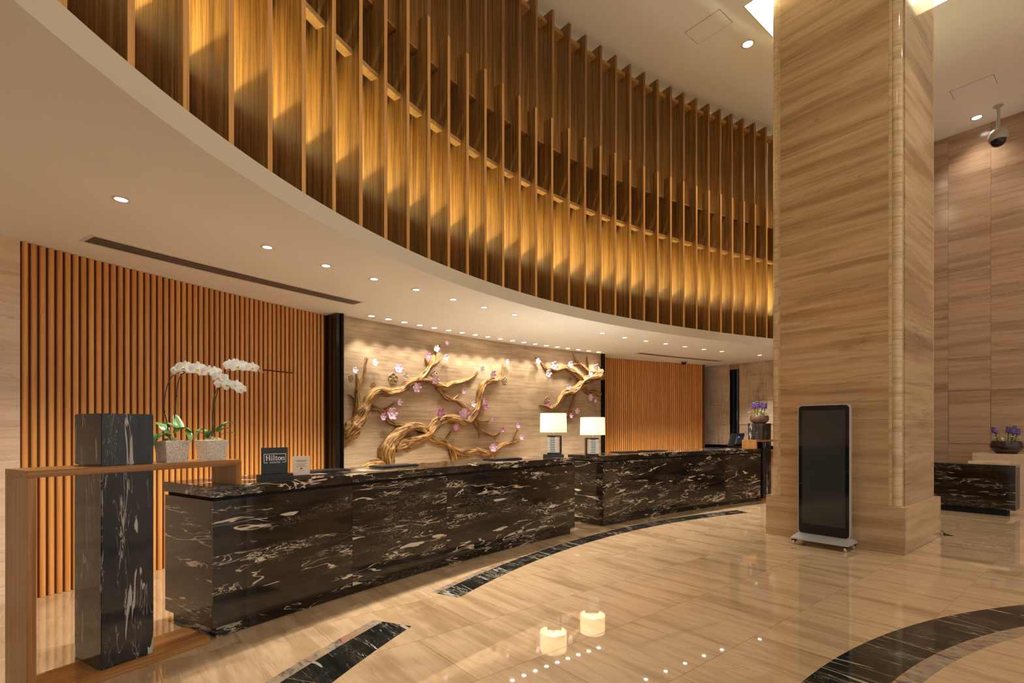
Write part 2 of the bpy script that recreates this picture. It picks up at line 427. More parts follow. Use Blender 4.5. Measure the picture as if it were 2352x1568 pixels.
M['blue'] = emit('blue_street_glow', (.03, .12, .26), .35)
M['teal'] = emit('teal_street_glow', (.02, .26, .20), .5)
M['rubber'] = plain('white_wheel', (.55, .50, .38), .4)
M['blueled'] = emit('blue_led', (.05, .08, 1.0), 3.0)

# ================================================================== FLOOR
floor = struct(obj('floor', uvbox(-14, 8, -10, 16, -.2, -.004), M['floor_base']), 'polished beige veined marble floor of the lobby')
PU, PV = .735, .98
tile_m = mesh('floor_tile', *box(0, 0, -.004, 0, PU-.003, PV-.003), M['floor']); fixn(tile_m)
ROTU = atan2(U.y, U.x)
cnt = 0
for i in range(-9, 7):
    for j in range(-4, 15):
        u = -1.76+(i+.5)*PU; v = 1.76+(j+.5)*PV+(PV/2 if i % 2 else 0)
        x, y = UV(u, v)
        if hypot(x-CX, y-CY) > 24.75 or v > 14.2 or y < -.4 or hypot(x, y) > 17 or (y < 2.4 and abs(x) > 5): continue
        if u > 2.3 and v < 1: continue
        inst('floor_tile', tile_m, floor, (x, y, 0), (0, 0, ROTU)); cnt += 1
def circ_hit(m, c, r, a):                  # from m in direction a to circle (c, r)
    dx, dy = cos(a), sin(a); ox, oy = m[0]-c[0], m[1]-c[1]
    b = ox*dx+oy*dy; k = -b+sqrt(max(0, b*b-(ox*ox+oy*oy-r*r))); return (m[0]+dx*k, m[1]+dy*k)
def inlay(m, ci, co, ai, ao, n, name, mat, extra=0.0, z=.0015):
    for k in range(n):
        pa, pb = [], []
        for s in range(5):
            f = (k+s/4)/n
            if k and s == 0: f += .0012
            pa.append(circ_hit(m, ci[0], ci[1], ai[0]+(ai[1]-ai[0])*f)); pb.append(circ_hit(m, co[0], co[1]+extra, ao[0]+(ao[1]-ao[0])*f))
        obj(name, strip(pa, pb, 0, z), mat, floor)
m1 = (8.7, -.1); ci = ((8.31, .23), 9.78); co = ((9.09, -.42), 11.01)
def ang(px): p = on_floor(*px); return atan2(p[1]-m1[1], p[0]-m1[0])
inlay(m1, ci, co, (pi*1.02, ang((948.5, 1438.7))), (pi*1.02, ang((876, 1426.7))), 5, 'inlay_slab', M['inlay'])
inlay(m1, co, (co[0], co[1]+.085), (pi*1.02, ang((876, 1426.7))), (pi*1.02, ang((863.6, 1423))), 5, 'inlay_border', M['slate'])
inlay(m1, ci, co, (ang((1065, 1374)), ang((1718.6, 1177))), (ang((1006, 1363)), ang((1693.6, 1171.4))), 11, 'inlay_slab', M['inlay'])
inlay(m1, co, (co[0], co[1]+.07), (ang((1006, 1363)), ang((1250, 1261))), (ang((991, 1358.6)), ang((1245, 1260))), 5, 'inlay_border', M['slate'])
m2 = (5.7, -1.6)
inlay(m2, ((5.63, -1.46), 5.61), ((5.72, -1.65), 6.15), (radians(178), radians(78)), (radians(178), radians(78)), 12, 'inlay_slab', M['inlay'])
inlay(m2, ((5.63, -1.46), 5.50), ((5.63, -1.46), 5.61), (radians(178), radians(78)), (radians(178), radians(78)), 12, 'inlay_border', M['slate'])

# ================================================================== WALLS
wl = struct(obj('wall_left', arcslab(24.12, 25.2, 20, 31.50, 0, 3.2), M['pale_marble']), 'pale veined marble wall beside the slatted panelling')
for z0, z1 in ((0, .17), (.172, .38), (.382, ZS)):
    for p0, p1 in ((20, 25), (25.02, 28.6), (28.62, 31.50)):
        obj('marble_panel', arcslab(24.08, 24.12, p0, p1, z0, z1), M['pale_marble'], wl)
wr = struct(obj('wall_reception', join(arcslab(lambda p: RL(p)+.032, 25.2, 31.50, 39.30, 0, 3.2), arcslab(lambda p: RRr(p)+.032, 25.0, 53.40, 61.50, 0, 3.2),
    arcslab(lambda p: RM(p)+.22, 25.1, 39.30, 53.40, 0, 3.2)), M['backing']), 'curved reception wall behind the wooden slats')
def slat_mesh(w, d, z0, z1):
    P = [(-w/2, 0), (w/2, 0), (w/2, d*.5)]+[(w/2*cos(a), d*.5+d*.5*sin(a)) for a in (pi*.15, pi*.3, pi*.42, pi*.58, pi*.7, pi*.85)]+[(-w/2, d*.5)]
    m = mesh('slat', *prism(P, z0, z1), M['slat']); fixn(m); return m
sm = slat_mesh(.041, .032, .002, ZS-.002); s_lo = slat_mesh(.041, .032, .002, 2.245); s_hi = slat_mesh(.041, .032, 2.262, ZS-.002)
PITCH = math.degrees(.0615/24.3)
d0, d1 = on_arc(598, 24.45), on_arc(672, 24.47)
for R_, a0, a1 in ((RL, 31.60, 39.22), (RRr, 54.0, 61.44)):
    k = 0
    while a0+k*PITCH < a1:
        ph = a0+k*PITCH; k += 1; p = pol(R_(ph)+.032, ph); rz = atan2(-cos(radians(ph)), -sin(radians(ph)))
        for m in ((s_lo, s_hi) if R_ is RL and d0 < ph < d1 else (sm,)):
            inst('slat', m, wr, (p[0], p[1], 0), (0, 0, rz))
struct(obj('trim_1', arcslab(24.235, 24.62, 39.27, 39.42, 0, ZS), M['reveal']), 'dark lacquered return beside the blossom relief')
struct(obj('trim_2', arcslab(24.20, 24.62, 39.425, 39.50, 0, ZS), M['black_metal']), 'narrow dark metal edge strip of the blossom relief')
struct(obj('trim_3', arcslab(23.98, 24.60, 53.29, 53.46, 0, ZS), M['black_metal']), 'narrow black edge strip at the far end of the relief')
struct(obj('trim_4', arcslab(lambda p: RRr(p)-.005, 25.0, 61.46, 61.60, 0, ZS), M['backing']), 'end return of the far slatted panel')

# window wall beyond the reception
wb = struct(obj('wall_back', join(uvbox(-9.5, -3.6, 12.42, 12.6, 0, .98), uvbox(-9.5, -3.6, 12.42, 12.6, 3.0, 3.4), uvbox(-9.5, -7.6, 12.42, 12.6, .98, 3.0), uvbox(-4.2, -3.6, 12.42, 12.6, .98, 3.0)), M['wall_marble']), 'end wall behind the roman blinds')
struct(obj('wall_step', uvbox(-3.75, -3.6, 11.45, 14.0, 0, ZC), M['wall_marble']), 'short return of the marble wall')
wn = struct(obj('window_1', uvbox(-7.6, -4.2, 12.55, 12.57, .98, 3.0), M['night']), 'dark night window between the roman blinds')
def back_uv(x, v):                         # pixel column -> u on plane v
    d = (x-1176)/F; Y = v/(d*V.x+V.y); return U.x*d*Y+U.y*Y
gu0, gu1 = back_uv(1678, 12.42), back_uv(1700, 12.42)
obj('mullion', uvbox(gu0-.02, gu0+.07, 12.46, 12.54, .98, 3.0), M['black'], wn)
obj('mullion', uvbox(gu1-.09, gu1+.02, 12.46, 12.54, .98, 3.0), plain('brown_mullion', (.07, .035, .02), .4), wn)
obj('street_glow', uvbox(gu0+.10, gu0+.17, 12.545, 12.549, .98, 3.0), M['blue'], wn)  # emissive strips paint the night street's reflection on the dark pane
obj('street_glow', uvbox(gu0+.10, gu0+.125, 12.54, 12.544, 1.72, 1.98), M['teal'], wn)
struct(obj('window_sill_1', uvbox(-7.7, -3.7, 12.25, 12.46, .98, 1.02), M['frame_v']), 'brown window sill under the blinds')
def blind(u0, u1, label):
    t = thing('roman_blind', label, 'blind', (*UV((u0+u1)/2, 12.38), 1.12), 'roman blinds on the end windows')
    obj('headrail', uvbox(u0, u1, 12.375, 12.42, ZS-.03, ZS-.005), M['blind'], t)
    zz = [1.10, 1.62, 2.20, 2.82, ZS-.02]
    for a, b in zip(zz[:-1], zz[1:]):      # hanging folds, each bellying out a little
        P = []
        n = 8
        for i in range(n+1):
            f = i/n; P.append((12.385-.014*(1-f)**3, a+(b-a)*f))
        v, f_ = [], []
        for vv, z in P:
            for uu in (u0, u1): v.append((*UV(uu, vv), z))
        for vv, z in P:
            for uu in (u0, u1): v.append((*UV(uu, vv+.006), z))
        k = 2*(n+1)
        for i in range(n):
            f_ += [(2*i, 2*i+1, 2*i+3, 2*i+2), (k+2*i, k+2*i+2, k+2*i+3, k+2*i+1), (2*i, 2*i+2, k+2*i+2, k+2*i), (2*i+1, k+2*i+1, k+2*i+3, 2*i+3)]
        f_ += [(0, k, k+1, 1), (2*n, 2*n+1, k+2*n+1, k+2*n)]
        obj('fold', (v, f_), M['blind'], t, auto=.6)
    obj('bottom_bar', uvbox(u0, u1, 12.34, 12.37, 1.085, 1.105), M['lampwood'], t)
blind(-7.55, gu0, 'brown woven roman blind next to the far slatted panel')
blind(gu1, -3.8, 'brown woven roman blind behind the flower bowl and marble block')

# right-hand marble wall
RV = 13.90
wrt = struct(obj('wall_right', uvbox(-3.75, 8, RV+.03, RV+.25, 0, ZC+.2), M['backing']), 'tall veined marble wall behind the concierge desk')
ua, ub = back_uv(2178, RV), back_uv(2276, RV)
cols = [-3.74, ua]+[ua+(ub-ua)*(1+k*2) for k in range(0, 7)]
lev = [0, 1.2, 2.29, 2.97, 4.73, 6.15, ZC]
for a, b in zip(lev[:-1], lev[1:]):
    for c0, c1 in zip(cols[:-1], cols[1:]):
        obj('marble_panel', uvbox(c0+.0015, c1-.0015, RV, RV+.03, a+.0015, b-.0015), M['wall_marble'], wrt)
gm = plain('groove', (.16, .09, .05), .6)
obj('door_groove', join(uvbox(ua, ub, RV-.002, RV+.001, 2.291, 2.30), uvbox(ua, ua+.007, RV-.002, RV+.001, 1.2, 2.30), uvbox(ub-.007, ub, RV-.002, RV+.001, 1.2, 2.30), uvbox(ua, ub, RV-.002, RV+.001, 1.195, 1.203)), gm, wrt)
lu = back_uv(2233, 13.30)
struct(obj('trim_5', uvbox(lu, 6, 13.30, RV-.001, 0, 1.03), M['ledge'], bevel=.004), 'marble ledge along the foot of the right wall')

# ================================================================== CEILINGS
sof = [tuple(rim(t)) for t in RIM_T]+[UV(-3.75, 12.5), UV(-9.6, 12.7), (-11, 15), (-11, -7)]
vb, fb = polymesh(sof, ZS)
soffit = struct(obj('ceiling', (vb, fb), M['paint']), 'low painted soffit over the reception desks')
soffit.data.flip_normals() if soffit.data.polygons[0].normal.z > 0 else None
vb, fb = polymesh(sof, ZR-.01)
struct(obj('ceiling', (vb, fb), M['rim']), 'top of the reception soffit')
struct(obj('trim_6', rimslab(0, .04, ZS+.0008, ZR), M['rim'], auto=.6), 'curved beige edge band of the soffit')
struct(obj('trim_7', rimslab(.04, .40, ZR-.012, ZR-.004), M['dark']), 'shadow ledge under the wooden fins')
# hall ceiling around the light box of the pillar
HU0, HU1, HV0, HV1 = -3.645, -1.50, 7.28, 9.47
struct(obj('ceiling', join(uvbox(-14, HU0, -8, 14.2, ZC, ZC+.05), uvbox(HU1, 8, -8, 14.2, ZC, ZC+.05), uvbox(HU0, HU1, -8, HV0, ZC, ZC+.05), uvbox(HU0, HU1, HV1, 14.2, ZC, ZC+.05)), M['hall_ceiling']), 'high painted hall ceiling')
cv = thing('light_cove', 'glowing square light cove in the ceiling around the marble pillar', 'light', (*UV(-2.57, 8.37), ZC))
obj('cove_side', join(uvbox(HU0-.001, HU0+.015, HV0, HV1, ZC-.001, ZC+.20), uvbox(HU1-.015, HU1+.001, HV0, HV1, ZC-.001, ZC+.20), uvbox(HU0+.015, HU1-.015, HV0-.001, HV0+.015, ZC-.001, ZC+.20), uvbox(HU0+.015, HU1-.015, HV1-.015, HV1+.001, ZC-.001, ZC+.20)), M['white_trim'], cv)
obj('light_panel', uvbox(HU0, HU1, HV0, HV1, ZC+.20, ZC+.22), M['cove'], cv)
def access(u0, u1, v0, v1, label):
    t = thing('access_panel', label, 'panel', (*UV((u0+u1)/2, (v0+v1)/2), ZC))
    obj('gap_frame', uvbox(u0, u1, v0, v1, ZC-.002, ZC-.0005), plain('panel_gap', (.13, .09, .05), .7), t)
    obj('panel', uvbox(u0+.006, u1-.006, v0+.006, v1-.006, ZC-.004, ZC-.0015), M['hall_ceiling'], t)
access(-4.455, -3.88, 7.06, 7.44, 'square access hatch in the high ceiling beside the wooden fins')
access(-2.19, -1.60, 12.05, 12.42, 'flush access hatch in the high ceiling near the dome camera')

# ================================================================== FIN SCREEN
fs = thing('fin_screen', 'curved screen of tall vertical wooden fins above the reception soffit', 'screen', (*rim(.8), ZR))
FT = .044
def fin_mesh(prof):
    n = len(prof); v = [(p[0], s*FT/2, p[1]) for s in (-1, 1) for p in prof]
    f = [tuple(range(n-1, -1, -1)), tuple(range(n, 2*n))]+[(i, (i+1) % n, n+(i+1) % n, n+i) for i in range(n)]
    m = mesh('fin', v, f, M['fin']); fixn(m)
    if prof[0][0] < .1:                    # same wood, front edge coloured paler to paint the light falling on it
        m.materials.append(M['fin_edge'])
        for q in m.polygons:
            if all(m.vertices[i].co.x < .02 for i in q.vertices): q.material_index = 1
    return m
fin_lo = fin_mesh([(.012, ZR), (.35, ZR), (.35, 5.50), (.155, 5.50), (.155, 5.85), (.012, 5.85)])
fin_hi = fin_mesh([(.155, 5.585), (.48, 5.585), (.48, 7.55), (.155, 7.55)])
pxs = [150, 306.5, 432, 535.5, 624, 701, 770, 831.5, 888.5, 939.5, 987.5, 1033, 1076, 1117, 1157.5, 1195.5, 1233, 1270, 1308.5, 1345.5, 1381, 1415, 1449, 1481, 1512.5, 1542.5, 1572, 1601.5, 1630, 1657.5, 1684, 1710.5, 1736.5, 1762.5]
ft = [rim_px(x) for x in pxs]
dt = .333/9.6
for k in range(1, 9): ft.insert(0, ft[0]-dt)
while ft[-1] < 1.45: ft.append(ft[-1]+.333/10.3)
for i, t_ in enumerate(ft):
    n = rim_n(t_); p = rim(t_); rz = atan2(n.y, n.x)
    inst('fin', fin_lo, fs, (p.x, p.y, 0), (0, 0, rz))
    if i+1 < len(ft):
        tm = (t_+ft[i+1])/2; n = rim_n(tm); p = rim(tm)
        inst('fin', fin_hi, fs, (p.x, p.y, 0), (0, 0, atan2(n.y, n.x)))
FT_T = [ft[0]+(ft[-1]-ft[0])*i/140 for i in range(141)]
M['rail'] = wood('rail_wood_lit', (8, 8, 40), ((.20, .09, .02), (.38, .19, .05), (.5, .28, .09)), .35)  # wood colour lightened to stand for light on the rails
obj('rail', rimslab(.09, .175, 4.815, 4.86, FT_T), M['rail'], fs, auto=.6)
obj('rail', rimslab(.16, .37, 5.54, 5.555, FT_T), M['rail'], fs, auto=.6)
obj('rail', rimslab(.26, .40, 7.40, 7.46, FT_T), M['rail'], fs, auto=.6)
# what stands behind the fins: low parapet with air grille, LED strip behind its lip, painted wall
pp = struct(obj('trim_8', rimslab(.37, .41, ZR-.012, 3.84, FT_T), paint('parapet_paint', (.42, .29, .21))), 'low parapet behind the fins')
for k in range(5):
    obj('air_slot', rimslab(.365, .371, 3.525+k*.022, 3.538+k*.022, FT_T), M['dark'], pp)
struct(obj('wall_upper', rimslab(1.05, 1.10, ZR-.012, ZC+.1, FT_T), M['inner_wall']), 'painted wall behind the wooden fins')
struct(obj('light_baffle', join(rimslab(.385, .40, 4.52, 5.60, FT_T), rimslab(.40, 1.05, 4.90, 4.92, FT_T)), M['backing']), 'dark panel added behind the fins to block the strip light')  # board and shelf added to keep LED light off the higher fin faces
ls = obj('led_strip', rimslab(.80, .815, 3.66, 3.72, FT_T), M['led'])
tag(ls, 'warm linear light strip hidden behind the lower wooden fins', 'light')
ls = obj('led_strip', rimslab(.74, .755, 5.66, 5.70, FT_T), M['led_added'])  # added light source, only there to brighten the upper fins
tag(ls, 'weak linear light strip added behind the upper wooden fins to brighten them', 'light')
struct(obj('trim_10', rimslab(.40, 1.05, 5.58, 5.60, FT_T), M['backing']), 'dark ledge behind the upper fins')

# ================================================================== PILLAR
pu0, pu1, pv0, pv1 = -3.39, -1.76, 7.45, 9.16
pil = thing('pillar', 'square beige marble pillar with rounded corner beads and a plinth', 'pillar', (*UV((pu0+pu1)/2, (pv0+pv1)/2), 0))
PZ = .56; ins = .045; nt = .135
su0, su1, sv0, sv1 = pu0+ins, pu1-ins, pv0+ins, pv1-ins
obj('core', uvbox(su0+.03, su1-.03, sv0+.03, sv1-.03, 0, ZC+.2), M['backing'], pil)
def slab_u(v_, vo, u0, u1, z0, z1): return uvbox(u0, u1, min(v_, vo), max(v_, vo), z0, z1)
for a, b, c, d in ((pu0, pu1, pv0, pv0+.06), (pu0, pu1, pv1-.06, pv1), (pu0, pu0+.06, pv0+.061, pv1-.061), (pu1-.06, pu1, pv0+.061, pv1-.061)):
    obj('plinth_slab', uvbox(a, b, c, d, 0, PZ), M['pillar'], pil, bevel=.003)
obj('plinth_top', uvbox(pu0+.06, pu1-.06, pv0+.06, pv1-.06, PZ-.03, PZ-.001), M['pillar'], pil)
lv = [PZ, 1.62, 2.85, 4.08, 5.31, 6.54, ZC+.2]
for z0, z1 in zip(lv[:-1], lv[1:]):
    for a, b, c, d in ((su0+nt, su1-nt, sv0, sv0+.03), (su0+nt, su1-nt, sv1-.03, sv1), (su0, su0+.03, sv0+nt, sv1-nt), (su1-.03, su1, sv0+nt, sv1-nt)):
        obj('marble_panel', uvbox(a, b, c, d, z0+.001, z1-.0015), M['pillar'], pil)
    for cu, cv_ in ((su0, sv0), (su1, sv0), (su0, sv1), (su1, sv1)):
        du = 1 if cu == su0 else -1; dv = 1 if cv_ == sv0 else -1
        bx, by = UV(cu+du*.068, cv_+dv*.068)
        obj('corner_bead', lathe([(.058, z0+.001), (.058, z1-.0015)], 28, bx, by), M['bead'], pil, auto=.6)
for cu, cv_ in ((su0, sv0), (su1, sv0), (su0, sv1), (su1, sv1)):
    du = 1 if cu == su0 else -1; dv = 1 if cv_ == sv0 else -1
    obj('corner_fillet', uvbox(min(cu+du*.10, cu+du*.135), max(cu+du*.10, cu+du*.135), min(cv_+dv*.014, cv_+dv*.135), max(cv_+dv*.014, cv_+dv*.135), PZ, ZC+.19), M['bead'], pil)
    obj('corner_fillet', uvbox(min(cu+du*.014, cu+du*.10), max(cu+du*.014, cu+du*.10), min(cv_+dv*.10, cv_+dv*.135), max(cv_+dv*.10, cv_+dv*.135), PZ, ZC+.19), M['bead'], pil)

# ================================================================== DOWNLIGHTS AND VENTS
ring_m = mesh('trim_ring', *lathe([(.052, 0), (.052, -.006), (.040, -.006), (.038, 0)], 24, cap=False), M['white_trim'], True)
lens_m = mesh('lens', *lathe([(.039, -.0035), (.030, -.0045)], 24), M['lens'], True)
def downlight(x, y, z, label, group, power, size, sc=1.0, aim=None, col=WARM, blend=.6):
    t = thing('downlight', label, 'downlight', (x, y, z), group)
    inst('trim_ring', ring_m, t, (x, y, z), sc=(sc, sc, 1)); inst('lens', lens_m, t, (x, y, z), sc=(sc, sc, 1))
    spot('beam', (x, y, z-.02), power, size, blend, col, t, .03*sc, aim or (x, y, 0))
rowA = [(278, 457), (614, 567), (748.6, 609.5), (859.5, 640), (956, 664.5), (1040.6, 687), (1112, 705), (1182, 722), (1383.7, 765), (1435, 774.6), (1483.7, 782.5), (1529, 789), (1573.5, 795.5), (1616.8, 801.6), (1658, 806.5), (1745, 815)]
for p in rowA:
    x, y = on_floor(*p, ZS); downlight(x, y, ZS, 'small recessed downlight in the soffit row above the reception counters', 'downlights above the counters', P_ROWA, 1.9)
for k in range(19):
    ph = 40.29+(52.68-40.29)*k/18; x, y = pol(24.02-.16*(k/18)**2, ph); q = pol(RM(ph)+.02, ph)
    downlight(x, y, ZS, 'recessed spotlight in the close row along the top of the blossom relief', 'spotlights along the relief', P_ROWB, 1.35, 1.15, aim=(q[0], q[1], .9), blend=.5)
dome = [(3.77, 8.14, 'large recessed downlight in the high ceiling between hatch and pillar')]
for x, y, lb in dome: downlight(x, y, ZC, lb, None, P_HALL, 1.6, 1.9)
downlight(9.18, 10.06, ZC, 'large recessed downlight in the high ceiling beside the dome camera', None, P_WASH, 1.9, 1.9, aim=(9.45, 10.35, 0), blend=1.0)
hall = [(.2, 3.2), (2.9, 2.6), (5.2, 4.4), (7.4, 6.4), (.8, .6), (3.6, .2), (6.4, 1.6), (9.2, 3.8), (6.9, 9.6), (10.6, 7.4)]
for x, y in ((5.75, 5.75), (7.9, 6.9)): downlight(x, y, ZC, 'large recessed downlight in the high hall ceiling between pillar and concierge desk', 'hall downlights by the pillar', P_HALL*1.5, 1.3, 1.9, blend=.8)
for x, y in hall: downlight(x, y, ZC, 'large recessed downlight in the high hall ceiling over the open floor', 'hall downlights', P_HALL, 2.5, 1.9, blend=1.0)
for k in (1, 2): 
    x, y = UV(-2.04+2.0*k, 13.47); downlight(x, y, ZC, 'large recessed downlight washing the marble wall', 'hall wall washers', P_WASH, 1.9, 1.9, blend=1.0)
def vent(R0, R1, p0, p1, n, label):
    c = pol((R0(p0)+R1(p1))/2, (p0+p1)/2)
    t = thing('ceiling_vent', label, 'vent', (c[0], c[1], ZS), 'linear air grilles in the soffit')
    w = .022
    obj('frame', join(arcslab(R0, lambda p: R0(p)+w, p0, p1, ZS-.006, ZS-.0002), arcslab(lambda p: R1(p)-w, R1, p0, p1, ZS-.006, ZS-.0002),
        arcslab(R0, R1, p0, p0+.06, ZS-.0062, ZS-.0002, 2), arcslab(R0, R1, p1-.06, p1, ZS-.0062, ZS-.0002, 2)), M['white_trim'], t)
    obj('back_plate', arcslab(lambda p: R0(p)+w, lambda p: R1(p)-w, p0+.05, p1-.05, ZS-.001, ZS-.0004), M['dark'], t)
    bl = [arcslab(lambda p: R0(p)+w, lambda p: R1(p)-w, p0+.08+(p1-p0-.16)*i/n, p0+.08+(p1-p0-.16)*(i+.35)/n, ZS-.005, ZS-.001, 1) for i in range(n)]
    tag(obj('blades', join(*bl), M['grille'], t), kind='stuff')
    for k in range(2): obj('divider', arcslab(lambda p: R0(p)+w+(R1(p)-R0(p)-2*w)*(k+1)/3-.004, lambda p: R0(p)+w+(R1(p)-R0(p)-2*w)*(k+1)/3+.004, p0+.06, p1-.06, ZS-.0056, ZS-.0008), M['grille'], t)
vent(lambda p: 23.42-.01*(p-32)/7, lambda p: 23.68-.03*(p-32)/7, 32.17, 39.0, 190, 'long curved air grille in the soffit above the near slatted panel')
vent(lambda p: 23.37-.018*(p-54), lambda p: 23.55-.018*(p-54), 54.5, 61.05, 150, 'long curved air grille in the soffit above the far slatted panel')

# ================================================================== COUNTERS
def counter(p0, p1, label):
    R0, D = 21.86, .71
    c = pol(R0+D/2, (p0+p1)/2)
    t = thing('reception_counter', label, 'counter', (c[0], c[1], 0))
    e = math.degrees(.045/R0)
    obj('toe_kick', arcslab(R0+.045, R0+D-.03, p0+e, p1-e, 0, .09), M['worktop'], t)
    obj('body', arcslab(R0+.02, R0+D-.01, p0+.06, p1-.06, .09, 1.015), M['dark'], t)
    n = 4; g = .0035
    for k in range(n):
        a, b = p0+(p1-p0)*k/n, p0+(p1-p0)*(k+1)/n
        obj('front_panel', arcslab(R0, R0+.02, a+(g if k else 0), b-(g if k < n-1 else 0), .09, .99), M['counter'], t)
        obj('worktop_slab', arcslab(R0-.004, R0+D+.01, a+(g*.6 if k else -.01), b-(g*.6 if k < n-1 else -.01), 1.015, 1.09), M['worktop'], t, bevel=.002, seg=1)
    for a, s in ((p0, 1), (p1, -1)):
        q = [a, a+s*math.degrees(.02/R0)]
        obj('side_panel', arcslab(R0+.021, R0+D, min(q), max(q), .09, .99, 1), M['counter'], t)
    return t
counter(32.64, 45.21, 'long curved black marble reception counter with white veins and the near sign stand')
counter(47.05, 59.45, 'farther black marble reception counter behind the second lamp')

def cpos(x, off, z=1.09):                  # pixel column, distance behind counter front
    ph = on_arc(x, 21.86+off); p = pol(21.86+off, ph); return (p[0], p[1], z), ph
def pad(x0, x1, off, depth, label):
    ps = [on_arc(x0, 21.86+off), on_arc(x1, 21.86+off)]
    c = pol(21.86+off, sum(ps)/2)
    t = thing('desk_pad', label, 'desk pad', (c[0], c[1], 1.09), 'black pads on the counters')
    obj('board', arcslab(21.86+off, 21.86+off+depth, ps[0], ps[1], 1.0905, 1.104), M['blackmatt'], t, bevel=.003)
    obj('sheet_tray', arcslab(21.86+off+.02, 21.86+off+depth-.02, ps[0]+.06, ps[1]-.06, 1.104, 1.109), M['black'], t)
pad(716, 806, .36, .24, 'flat black desk pad on the near counter right of the white card')
pad(880, 962, .36, .24, 'flat black desk pad on the near counter below the trunk of the relief')
pad(1141, 1200, .30, .26, 'flat black desk pad on the near counter left of the first lamp')
pad(1428, 1470, .34, .26, 'flat black desk pad on the far counter close to the second lamp')
pad(1492, 1533, .34, .26, 'flat black desk pad on the far counter before the slatted panel middle')
pad(1636, 1668, .34, .22, 'flat black desk pad on the far counter beside the tilted monitor')

# ================================================================== WOODEN FRAMES WITH MARBLE COLUMN
def wood_frame(o, a, b, L, D, zt, land, label, mv, ma, cap=True):
    # o: front corner of the tall leg; a: run towards the counter; b: depth; short leg stands on the counter
    T = .04
    t = thing('wooden_frame', label, 'bench', (o[0], o[1], 0))
    obj('tall_leg', obox(o, a, b, T, D, 0, zt-T), mv, t, bevel=.002)
    obj('top_board', obox(o, a, b, L, D, zt-T, zt), ma, t, bevel=.002)
    q = (o[0]+a[0]*(L-T), o[1]+a[1]*(L-T))
    obj('short_leg', obox(q, a, b, T, D, 1.0905, zt-T), mv, t, bevel=.002)
    q = (o[0]+a[0]*T, o[1]+a[1]*T)
    obj('floor_board', obox(q, a, b, land-T, D, 0, .05), ma, t, bevel=.002)
    return t
fo = (-2.604, 2.734); fD = .318
wood_frame(fo, A1, B1, 1.20, fD, 1.275, .972, 'open orange wooden frame running from the floor onto the near counter', M['frame_v'], M['frame_a'])
cN = (-2.465, 3.055); cA, cB = .285, .365
def marble_column(N, a, b, la, lb, over, z0, z1, label):
    t = thing('marble_column', label, 'column', (N[0], N[1], 0))
    v1 = obox(N, a, b, la, lb, z0, z1)
    q = (N[0]+b[0]*over, N[1]+b[1]*over)
    v2 = obox(q, a, b, la, lb-over, 0, z0)
    obj('shaft', v1, M['column'], t, bevel=.004); obj('foot', v2, M['column'], t)
    return t
marble_column(cN, A1, B1, cA, cB, .285, .0505, 1.2345, 'black white-veined marble column standing through the near wooden frame')
tag(obj('marble_block', obox(cN, A1, B1, cA, cB, 1.2755, 1.595), M['column'], bevel=.005), 'black marble block on top of the near wooden frame', 'block')

# same arrangement at the end of the far counter
t2 = tangent(59.2); b2 = radial(59.2); t2m = (-t2[0], -t2[1])
ph_e = on_arc(1737, 21.84); e0 = pol(21.84, ph_e)
L2 = 1.2; o2 = (e0[0]+t2[0]*L2, e0[1]+t2[1]*L2)
far_end = pol(21.84, 59.45); land2 = hypot(o2[0]-far_end[0], o2[1]-far_end[1])-.01
A2 = (-t2[0], -t2[1])
wood_frame(o2, A2, b2, L2, .33, 1.275, land2, 'open orange wooden frame at the end of the far counter', M['frame_v'], wood('frame_wood_far', (.7, 30, 30), WC, .25, ax=(t2, b2)))
c2 = (o2[0]+A2[0]*.62+b2[0]*.04, o2[1]+A2[1]*.62+b2[1]*.04)
marble_column(c2, A2, b2, .30, .34, .285, .0505, 1.2345, 'black marble column under the far wooden frame')
tag(obj('marble_block', obox(c2, A2, b2, .30, .34, 1.2755, 1.62), M['column'], bevel=.005), 'black marble block under the flower bowl on the far wooden frame', 'block')
bc2 = (c2[0]+A2[0]*.15+b2[0]*.17, c2[1]+A2[1]*.15+b2[1]*.17)

# ================================================================== SIGNS ON THE NEAR COUNTER
def sign_frame(x, off):
    p, ph = cpos(x, off); return Vector(p), Vector((*tangent(ph), 0)), Vector((-radial(ph)[0], -radial(ph)[1], 0)), ph
def rect(x0, x1, y0, y1): return [(x0, y0), (x1, y0), (x1, y1), (x0, y1)]
p, r, n, ph = sign_frame(632, .085)
# turned a little towards the lobby, as in the picture
r = (r*cos(.10)+n*sin(.10)).normalized(); n = Vector((r.y, -r.x, 0))
t = thing('counter_sign', 'black loyalty programme sign with white lettering standing on the near counter', 'sign', tuple(p))
obj('base', plate(rect(-.128, .128, .0005, .052), p, r, n, -.045, .045), M['black'], t, bevel=.003)
obj('panel', plate(rect(-.106, .106, .052, .262), p, r, n, -.010, -.002), plain('black_acrylic', (.005, .005, .006), .12), t, bevel=.001, seg=1)
pn = p+n*-.0018
def flat(polys, name, o, mat, parent, d1=.0008):
    return obj(name, join(*[plate(q, o, r, n, 0, d1) for q in polys]), mat, parent)
w = .0035; X0, X1, Y0, Y1 = -.089, .089, .142, .213
flat([rect(X0, X1, Y1-w, Y1), rect(X0, X0+w, Y0, Y1), rect(X1-w, X1, Y0, Y1), rect(X0, X0+.032, Y0, Y0+w), rect(X1-.032, X1, Y0, Y0+w)], 'border', pn, M['ink'], t)
def ser(x, y, wd): return rect(x-wd/2, x+wd/2, y, y+.0028)
